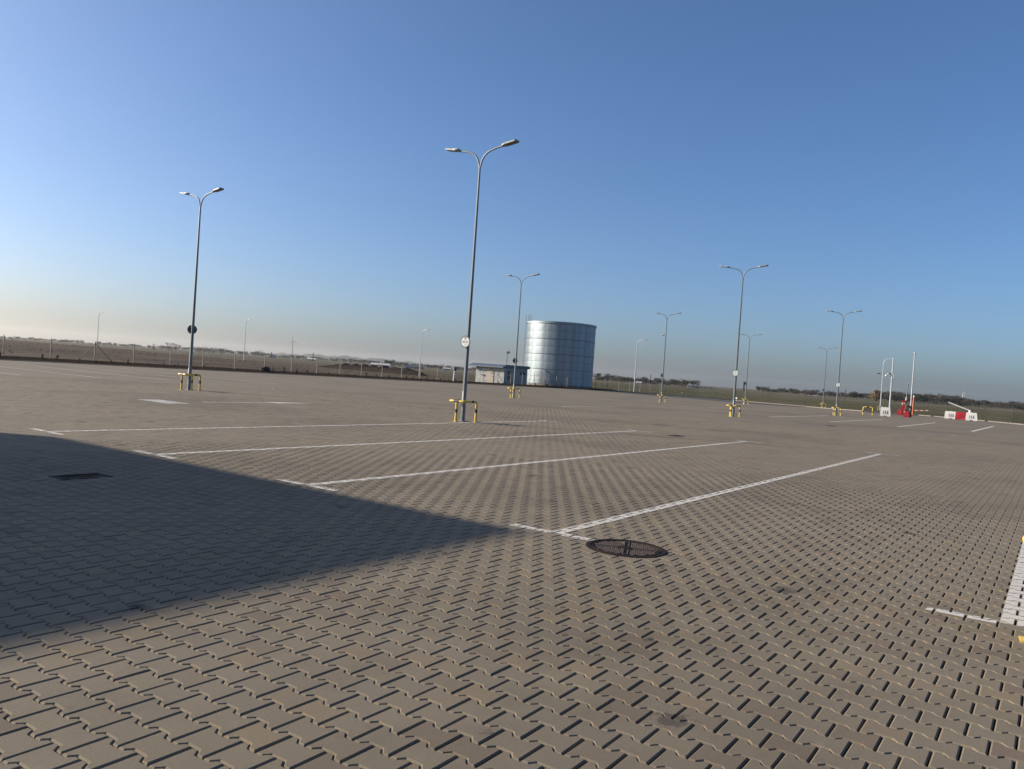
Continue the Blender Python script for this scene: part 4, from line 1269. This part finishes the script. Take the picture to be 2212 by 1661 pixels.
# skeleton in local coordinates: facing -X (left in the picture), feet on the ground
J = [('pelvis', (0.05, 0, .88), .150), ('belly', (-.08, 0, 1.00), .150), ('chest', (-.30, 0, 1.10), .165), ('neck', (-.47, 0, 1.12), .065), ('head0', (-.56, 0, 1.14), .085), ('head1', (-.66, 0, 1.13), .095), ('head2', (-.72, 0, 1.09), .07)]
E_ = [(0, 1), (1, 2), (2, 3), (3, 4), (4, 5), (5, 6)]
verts = [j[1] for j in J]; rad = [j[2] for j in J]
def chain(root, pts):
    prev = root
    for c, r in pts:
        verts.append(c); rad.append(r); E_.append((prev, len(verts) - 1)); prev = len(verts) - 1
    return prev
for s in (-1, 1):
    chain(0, [((.06, s * .10, .84), .105), ((.02 + .03 * s, s * .12, .48), .068), ((.07 + .03 * s, s * .12, .10), .045), ((.05, s * .12, .045), .045), ((-.12, s * .13, .035), .032)])
    wr = chain(2, [((-.36, s * .19, 1.06), .060), ((-.38 - .05 * s, s * .22, .80), .044), ((-.46 - .04 * s, s * .17, .58), .030), ((-.47 - .04 * s, s * .165, .50), .030)])
    w0 = Vector(verts[wr])
    for k in range(4):
        l = (.075, .085, .08, .062)[k]
        chain(wr, [((w0.x + .028 - k * .02, w0.y, w0.z - .035), .010), ((w0.x + .026 - k * .019, w0.y - s * .008, w0.z - .035 - l * .55), .009), ((w0.x + .022 - k * .017, w0.y - s * .028, w0.z - .035 - l * .95), .008)])
    chain(wr, [((w0.x + .035, w0.y - s * .015, w0.z + .0), .011), ((w0.x + .05, w0.y - s * .035, w0.z - .04), .009)])
me = bpy.data.meshes.new('body'); me.from_pydata(verts, E_, []); me.update()
bo = put('body', me, per)
sk = bo.modifiers.new('skin', 'SKIN'); sk.use_smooth_shade = True
for i, v in enumerate(me.skin_vertices[0].data): v.radius = (rad[i], rad[i]); v.use_root = (i == 0)
sb = bo.modifiers.new('sub', 'SUBSURF'); sb.levels = 1; sb.render_levels = 1
dg = bpy.context.evaluated_depsgraph_get()
bm_ = bpy.data.meshes.new_from_object(bo.evaluated_get(dg)); bo.modifiers.clear(); bo.data = bm_
bm_.materials.clear()
for m in (M_JACKET, M_TROUS, M_SKIN, M_BLK): bm_.materials.append(m)
for f in bm_.polygons:
    c = f.center
    if c.x < -.49 and c.z > .98: f.material_index = 2
    elif c.z < .10: f.material_index = 3
    elif c.x < -.33 and c.z < .57: f.material_index = 2
    elif c.z < .93 and c.x > -.2: f.material_index = 1
    else: f.material_index = 0
hr = bmesh.new(); bmesh.ops.create_icosphere(hr, subdivisions=2, radius=.108)
for v in hr.verts: v.co = Vector((v.co.x * 1.05 - .625 + .02, v.co.y * .95, v.co.z * .8 + 1.17))
hm = bpy.data.meshes.new('hair'); hr.to_mesh(hm); hr.free(); hm.materials.append(M_HAIR); put('hair', hm, per)
fc = MB()
for s in (-.035, .035): fc.lathe([(.004, -.004), (.012, 0), (.004, .004)], 8, c=(-.735, s, 1.115), M=Matrix.Rotation(PI / 2, 3, 'Y'))
fc.build('eyes', M_BLK, per)
MB().box((-.765, 0, 1.085), (.03, .022, .03)).build('nose', M_SKIN, per)

# ------------------------------------------------------------------ far land: hills, trees, houses, chimneys, turbine
hx = []
hmb = MB(); prof = []
for i, px in enumerate(np.linspace(520, 1010, 50)):
    p = out(px, 2900); t = i / 49
    hh = 1.0 + 19 * math.sin(PI * min(1, t * 1.05)) ** .7 * (.85 + .15 * math.sin(i * .9)) + 2.0 * math.sin(i * 2.3)
    prof.append((p, max(.5, hh)))
vs = []; fs = []
for p, h in prof:
    q = Vector((p.x, p.y, 0)); dirv = q.normalized()
    vs += [q - dirv * 350 + Vector((0, 0, -1)), q - dirv * 150 + Vector((0, 0, h * .55)), q + Vector((0, 0, h)), q + dirv * 300 + Vector((0, 0, -1))]
for i in range(len(prof) - 1):
    for j in range(3): a = i * 4 + j; fs.append((a, a + 1, a + 5, a + 4))
hmb.add(vs, fs)
M_HILL = noisy('wooded_hill', (0.04, 0.045, 0.032), 1.0, var=0.5, sc=0.02, fine=0.3)
tag(hmb.build('hills', M_HILL, smooth=60), 'low bluish wooded ridge on the horizon', kind='structure')

def bare_tree(seed, spread=1.0):
    rs = random.Random(seed); tr = MB(); cr = MB()
    tr.tube([(0, 0, 0), (rs.uniform(-.1, .1), 0, 1.5), (rs.uniform(-.2, .2), rs.uniform(-.2, .2), 3.2)], [.30, .22, .17], 6)
    tips = []
    def grow(p, d, L, r, lev):
        q = p + d * L
        r = max(r, .030)
        cr.tube([p, (p + q) / 2 + Vector((rs.gauss(0, .05 * L), rs.gauss(0, .05 * L), .03 * L)), q], [r, r * .8, r * .6], 4 if lev < 2 else 3, cap=False)
        if lev >= 4: return
        for k in range(3 if lev < 3 else 4):
            nd = (d + Vector((rs.gauss(0, .55) * spread, rs.gauss(0, .55) * spread, rs.gauss(.12, .3)))).normalized()
            grow(q if k else p + d * L * .7, nd, L * rs.uniform(.6, .8), r * .55, lev + 1)
    for k in range(5):
        a = 2 * PI * k / 5 + rs.uniform(-.4, .4)
        grow(Vector((0, 0, rs.uniform(2.4, 3.2))), Vector((math.cos(a) * .7 * spread, math.sin(a) * .7 * spread, 1.0)).normalized(), rs.uniform(1.6, 2.2), .12, 1)
    return tr.mesh('trunk', M_BARK), cr.mesh('crown', M_TWIG)
def leafy(seed, m, n, shape):
    rs = random.Random(seed); V = []; F = []
    lobes = [(Vector((rs.uniform(-.32, .32), rs.uniform(-.32, .32), rs.uniform(.35, .80))), rs.uniform(.16, .30)) for _ in range(9)]
    for k in range(n):
        c, r = rs.choice(lobes)
        u = Vector((rs.gauss(0, 1), rs.gauss(0, 1), rs.gauss(0, 1))).normalized() * r * rs.uniform(.55, 1.05)
        p = c + u
        if shape == 'dome': p.z = max(.02, p.z * 1.05 - .08)
        a = Vector((rs.gauss(0, 1), rs.gauss(0, 1), rs.gauss(0, 1))).normalized() * rs.uniform(.025, .06)
        b = Vector((rs.gauss(0, 1), rs.gauss(0, 1), rs.gauss(0, 1))).normalized() * rs.uniform(.02, .05)
        o = len(V); V += [p - a, p + b, p + a, p - b]; F.append((o, o + 1, o + 2, o + 3))
    mb = MB(); mb.add(V, F)
    return mb.mesh('crown', m)
TRUNKM = MB().tube([(0, 0, 0), (.01, 0, .3), (0, .01, .62)], [.035, .026, .012], 6).mesh('trunk', M_BARK)
BARE = [bare_tree(s) for s in (3, 8, 21)]
PINE = [leafy(s, M_PINE, 650, '') for s in (1, 2, 3)]
SCR = [leafy(s, M_SCRUB, 650, 'dome') for s in (5, 6, 7)]
WIL = leafy(9, M_WILLOW, 1500, 'dome')
TREE_TAG = {}
def tree(kind, px, ybase, ytop, depth, label, group, wide=1.0):
    p = out(px, depth); zb = min(height_at(px, ybase, depth), float(zfield(p.x, p.y)) + .3)
    zb = float(zfield(p.x, p.y)) - .1
    h = max(.8, height_at(px, ytop, depth) - zb)
    t = thing(kind, (p.x, p.y, zb), label, 'tree', group, rz=random.uniform(0, 6.28))
    if kind == 'bare_tree':
        tm_, cm_ = random.choice(BARE); s = h / 8.2
        put('trunk', tm_, t, scale=(s, s, s)); put('crown', cm_, t, scale=(s * wide, s * wide, s))
    else:
        cm_ = {'evergreen_tree': PINE, 'scrub_tree': SCR}[kind]
        put('trunk', TRUNKM, t, scale=(h, h, h)); put('crown', random.choice(cm_), t, scale=(h * wide, h * wide, h * 1.12))
    return t
for px, yt, lab, w in ((366, 736.5, 'leftmost large bare tree left of the left lamp, in a clump of three', 1.3), (378.5, 738.0, 'middle bare tree of the clump just left of the left lamp', 1.1), (388, 742, 'right bare tree of the clump, nearest the left lamp', .9)):
    tree('bare_tree', px, 757, yt, 600, lab, 'bare trees on the left horizon', w)
for px, yt, lab in ((433, 746, 'first bare tree right of the left lamp'), (442, 746.5, 'second bare tree right of the left lamp'), (452, 748, 'third bare tree right of the left lamp'), (461, 747.5, 'fourth bare tree right of the left lamp'),
                    (478, 748.5, 'fifth bare tree right of the left lamp'), (493, 755.5, 'small bare tree right of a row of five'), (520, 756.5, 'bare tree close to the second single armed lamp')):
    tree('bare_tree', px, 762, yt, 640, lab, 'bare trees on the left horizon', 1.1)
for px, yt, lab in ((786, 775, 'round bare tree far behind the soil heap, left one'), (799, 776.5, 'small round bare tree far behind the soil heap, right one'), (910, 783.5, 'bare tree right beside the third single armed lamp'), (929, 786, 'broad bare tree right of the third single armed lamp'),
                    (953.5, 783.5, 'lone spiky bare tree left of the central lamp'), (963, 791.5, 'low bare tree left of the central lamp')):
    tree('bare_tree', px, 795, yt, 560, lab, 'bare trees on the middle horizon', 1.2)
GT = 'trees of the hazy left treeline'
rs = random.Random(4)
for px in np.arange(4, 760, 7.5):
    yh = 727.7 + .069 * px
    tree('scrub_tree', px + rs.uniform(-3, 3), yh + 1, yh - rs.uniform(1.0, 5.2) - (2.5 if 340 < px < 560 else 0), rs.uniform(900, 1250), 'low hazy tree in the treeline along the left horizon', GT, rs.uniform(1.4, 2.6))
GT2 = 'trees of the hazy middle treeline'
for px in np.arange(764, 1130, 6.5):
    yh = 727.7 + .069 * px
    tree('scrub_tree', px + rs.uniform(-3, 3), yh + 1, yh - rs.uniform(1.5, 5.5), rs.uniform(650, 1000), 'low hazy tree in the treeline between left lamp and tank', GT2, rs.uniform(1.3, 2.4))
for px, yt, w in ((837, 776.5, 1.0), (845, 777.5, 1.2)):
    tree('evergreen_tree', px, 790, yt, 520, 'dark evergreen behind the long white shed roof', 'dark evergreens behind the soil heap', w)
GT3 = 'trees of the treeline right of the tank'
for px in np.arange(1288, 1500, 5.5):
    yh = 727.7 + .069 * px
    tree('scrub_tree' if rs.random() < .7 else 'evergreen_tree', px + rs.uniform(-2, 2), yh + 1, yh - rs.uniform(2.5, 10.5), rs.uniform(420, 600), 'dark tree in the treeline just right of the tank', GT3, rs.uniform(1.2, 2.2))
GT4 = 'trees of the treeline beyond the green field'
for px in np.arange(1640, 1890, 5.0):
    yh = 727.7 + .069 * px
    tree('scrub_tree' if rs.random() < .6 else 'evergreen_tree', px + rs.uniform(-2, 2), yh + 1, yh - rs.uniform(1.5, 7.0), rs.uniform(480, 650), 'dark tree in the treeline beyond the green field', GT4, rs.uniform(1.2, 2.4))
for px, yt in ((1838, 848.5), (1845, 846.5), (1851, 848), (1858, 849)):
    tree('evergreen_tree', px, 860, yt, 420, 'dark evergreen in the clump left of the round willow', 'evergreens left of the willow', 1.0)
w_p = out(1893, 330); wz = float(zfield(w_p.x, w_p.y)) - .1
wt = thing('willow_tree', (w_p.x, w_p.y, wz), 'big round tan willow behind the gate lamp', 'tree')
wh = height_at(1893, 838.5, 330) - wz
put('trunk', TRUNKM, wt, scale=(wh, wh, wh)); put('crown', WIL, wt, scale=(wh * 1.15, wh * 1.15, wh))
GT5 = 'trees of the wood on the right horizon'
for px in np.arange(1914, 2260, 3.6):
    yh = 727.7 + .069 * px
    amp = 15.5 if px < 2075 else 11.0
    tree('scrub_tree' if rs.random() < .7 else 'evergreen_tree', px + rs.uniform(-2, 2), yh + 1, yh - rs.uniform(.5, 1.0) * amp, rs.uniform(430, 540), 'dark tree in the wood along the right horizon', GT5, rs.uniform(1.2, 2.0))

# houses and sheds far off
def house(px, yb, depth, w, h, rh_, label, wallm, roofm, ridge='x'):
    p = out(px, depth); z = float(zfield(p.x, p.y)) - .2
    b = thing('farm_building', (p.x, p.y, z), label, 'building', rz=face_cam(p))
    MB().box((0, 0, h / 2), (w, 8, h)).build('wall', wallm, b)
    r = MB()
    if ridge == 'x': r.add([(-w / 2 - .3, -4.4, h), (w / 2 + .3, -4.4, h), (w / 2 + .3, 4.4, h), (-w / 2 - .3, 4.4, h), (-w / 2 - .3, 0, h + rh_), (w / 2 + .3, 0, h + rh_)], [(0, 1, 5, 4), (2, 3, 4, 5), (0, 4, 3), (1, 2, 5), (0, 3, 2, 1)])
    else: r.add([(-w / 2 - .3, -4.3, h), (w / 2 + .3, -4.3, h), (w / 2 + .3, 4.3, h), (-w / 2 - .3, 4.3, h), (0, -4.3, h + rh_), (0, 4.3, h + rh_)], [(0, 1, 4), (1, 2, 5, 4), (2, 3, 5), (3, 0, 4, 5), (0, 3, 2, 1)])
    r.build('roof', roofm, b)
    MB().box((-w * .2, -4.02, h * .45), (w * .1, .06, h * .5)).build('door', M_FARR, b)
    for i in range(2): MB().box((w * (.1 + .2 * i), -4.02, h * .6), (w * .08, .06, h * .3)).build('window', M_FARR, b)
    return b
house(588.5, 771, 620, 5.0, .8, 2.4, 'small white gabled house far left of the wind turbine', M_FARW, M_FARW, 'y')
house(673, 777, 600, 6.0, 1.2, .9, 'low white roofed shed right of the wind turbine', M_FARW, M_FARW)
house(822, 788, 480, 11.0, .8, 1.0, 'long low white shed in the field beyond the soil heap', M_FARW, M_FARW)
house(885, 792, 430, 4.8, 1.0, 1.3, 'white gabled end of a barn left of the third single armed lamp', M_FARW, M_FARW, 'y')
house(903, 793, 440, 6.5, 1.0, 1.2, 'dark roofed barn beside the third single armed lamp', M_FARW, M_FARR)
house(965, 797, 500, 4.2, 1.3, .5, 'small pale shed left of the central lamp', M_FARW, M_FARW)
house(1380, 822.5, 430, 2.6, 1.0, .5, 'white house among the trees right of the tank', M_FARW, M_FARW)
house(1490.5, 831, 430, 3.0, 1.4, 1.2, 'small white house left of the long pale glasshouse', M_FARW, M_FARW, 'y')
house(1518, 833, 470, 15, .8, .5, 'long low pale glasshouse beyond the green field', M_FARW, M_FARR)
house(1756, 850.5, 520, 5.0, 1.4, 1.6, 'small house among trees left of the farthest Wi-Fi lamp', M_FARW, M_FARR, 'y')

def chimney(px, ytop, depth, r, label, m=None):
    p = out(px, depth); z = float(zfield(p.x, p.y)) - .2
    h = height_at(px + .3, ytop, depth) - z
    c = thing('chimney', (p.x, p.y, z), label, 'chimney', 'slender chimneys on the horizon')
    MB().tube([(0, 0, 0), (0, 0, h * .97)], [r * 1.25, r], 8).build('stack', m or M_CHIM, c)
    MB().lathe([(r, h * .965), (r * 1.25, h * .97), (r * 1.25, h), (r * .8, h)], 8).build('rim', m or M_CHIM, c)
for a in ((331, 742.5, 640, 0.240, 'left one of a pair of chimneys left of the bare trees'), (334.5, 743.8, 640, 0.240, 'right one of a pair of chimneys left of the bare trees'), (586, 760, 600, 0.250, 'thin chimney behind the small white gabled house'),
          (676, 762, 520, 0.225, 'tall thin chimney at the low white roofed shed'), (756.5, 774, 560, 0.250, 'thin chimney on the horizon above the soil heap'), (1377.5, 814, 450, 0.165, 'thinnest left chimney just right of the single armed lamp'),
          (1393, 815, 450, 0.188, 'middle thin chimney right of the single armed lamp'), (1405, 809.5, 450, 0.200, 'taller chimney left of the camera lamp'), (1606.5, 824, 420, 0.375, 'thick dark chimney left of the small lamp behind the middle Wi-Fi lamp'), (1826, 841.5, 470, 0.200, 'thin chimney right of the farthest Wi-Fi lamp')):
    chimney(*a)
for px, yt, lab in ((2078.5, 846, 'left thin pale mast above the right wood'), (2083, 848, 'right thin pale mast above the right wood')):
    p = out(px, 900); z = float(zfield(p.x, p.y)); h = height_at(px, yt, 900) - z
    rm = thing('radio_mast', (p.x, p.y, z), lab, 'mast', 'pale masts on the right horizon')
    MB().tube([(0, 0, 0), (0, 0, h)], [.35, .2], 6).build('pole', M_WHITE, rm)

TD = 2000.0
p = out(630.5, TD); tb = thing('wind_turbine', (p.x, p.y, 0), 'small distant wind turbine standing on the left horizon', 'wind turbine', rz=face_cam(p))
hub = height_at(631.5, 737.3, TD)
MB().tube([(0, 0, -1), (0, 0, hub)], [1.25, .8], 10).build('tower', M_TURB, tb, smooth=50)
MB().box((0, .8, hub + .2), (1.9, 4.2, 2.0)).build('nacelle', M_TURB, tb)
MB().lathe([(.2, -3.3), (.8, -2.8), (1.1, -1.4)], 12, c=(0, 0, hub), M=Matrix.Rotation(-PI / 2, 3, 'X') @ Matrix.Scale(-1, 3, (0, 0, 1))).build('spinner', M_TURB, tb, smooth=50)
BLN = 15.5
for a in (97, 217, 337):
    b_ = MB(); M3 = Matrix.Rotation(math.radians(a) - PI / 2, 3, 'Y')
    M3 = Matrix.Rotation(-math.radians(a), 3, 'Y')
    prof = [(.5, .55, .5), (2.5, .95, .3), (6, .8, .18), (11, .5, .1), (BLN, .16, .05)]
    vs = []
    for r, c, t in prof: vs += [M3 @ Vector((r, -2.2 - t, -c * .4)), M3 @ Vector((r, -2.2 + t, -c * .4)), M3 @ Vector((r, -2.2 + t * .4, c * .6)), M3 @ Vector((r, -2.2 - t * .4, c * .6))]
    vs = [v + Vector((0, 0, hub)) for v in vs]
    fs = []
    for i in range(4):
        for j in range(4): fs.append((i * 4 + j, i * 4 + (j + 1) % 4, i * 4 + 4 + (j + 1) % 4, i * 4 + 4 + j))
    fs.append((16, 17, 18, 19)); fs.append((3, 2, 1, 0))
    b_.add(vs, fs); b_.build('blade', M_TURB, tb)

# ------------------------------------------------------------------ dry grass beyond the fence
n = 90000
gx = RNG.uniform(0, 330, n); gy = RNG.uniform(-40, 200, n)
rr_ = np.hypot(gx, gy)
az = np.arctan2(gy, gx)
outside = ((gy > KERB_Y + 2.2) | (gx > xkerb(gy) + 1.5)) & (rr_ < 260)
clump = (np.sin(gx * .31 + 1.3 * np.sin(gy * .17)) * np.sin(gy * .43 + gx * .05) + RNG.normal(0, .5, n)) > .1
lane = (gx > xkerb(np.clip(gy, 5, 14)) - 1) & (gy > 4) & (gy < 16) & (gx < 140)
okg = outside & clump & ~lane
gx, gy = gx[okg], gy[okg]; n = len(gx)
gz = zfield(gx, gy) - .03
hgt = RNG.uniform(.02, .09, n) * np.where(gy > KERB_Y, 1.2, .7); ang = RNG.uniform(0, PI, n); wdt = RNG.uniform(.02, .09, n)
c, s = np.cos(ang), np.sin(ang)
lean = RNG.normal(0, .08, (n, 2))
V = np.stack([np.stack([gx - c * wdt, gy - s * wdt, gz], 1), np.stack([gx + c * wdt, gy + s * wdt, gz], 1),
              np.stack([gx + c * wdt * .5 + lean[:, 0], gy + s * wdt * .5 + lean[:, 1], gz + hgt], 1), np.stack([gx - c * wdt * .6 + lean[:, 0], gy - s * wdt * .6 + lean[:, 1], gz + hgt * .8], 1)], 1).reshape(-1, 3)
F = np.arange(n * 4).reshape(-1, 4)
tag(put('dry_grass', np_mesh('dry_grass', V, F, M_GRASS)), 'short dry grass growing in the fields beyond the fences', 'grass', kind='stuff')

# ------------------------------------------------------------------ haze
if HAZE_DENSITY > 0:
    hz = MB().box((0, 0, 34), (12100, 12100, 74))
    M_HAZE = bpy.data.materials.new('haze'); M_HAZE.use_nodes = True
    nt = M_HAZE.node_tree
    for nd in list(nt.nodes):
        if nd.type == 'BSDF_PRINCIPLED': nt.nodes.remove(nd)
    vol = nt.nodes.new('ShaderNodeVolumePrincipled')
    vol.inputs['Color'].default_value = (0.93, 0.92, 0.88, 1)
    vol.inputs['Density'].default_value = HAZE_DENSITY
    vol.inputs['Anisotropy'].default_value = 0.55
    nt.links.new(vol.outputs[0], nt.nodes['Material Output'].inputs['Volume'])
    tag(hz.build('haze', M_HAZE), 'thin pale haze over the land', kind='stuff')
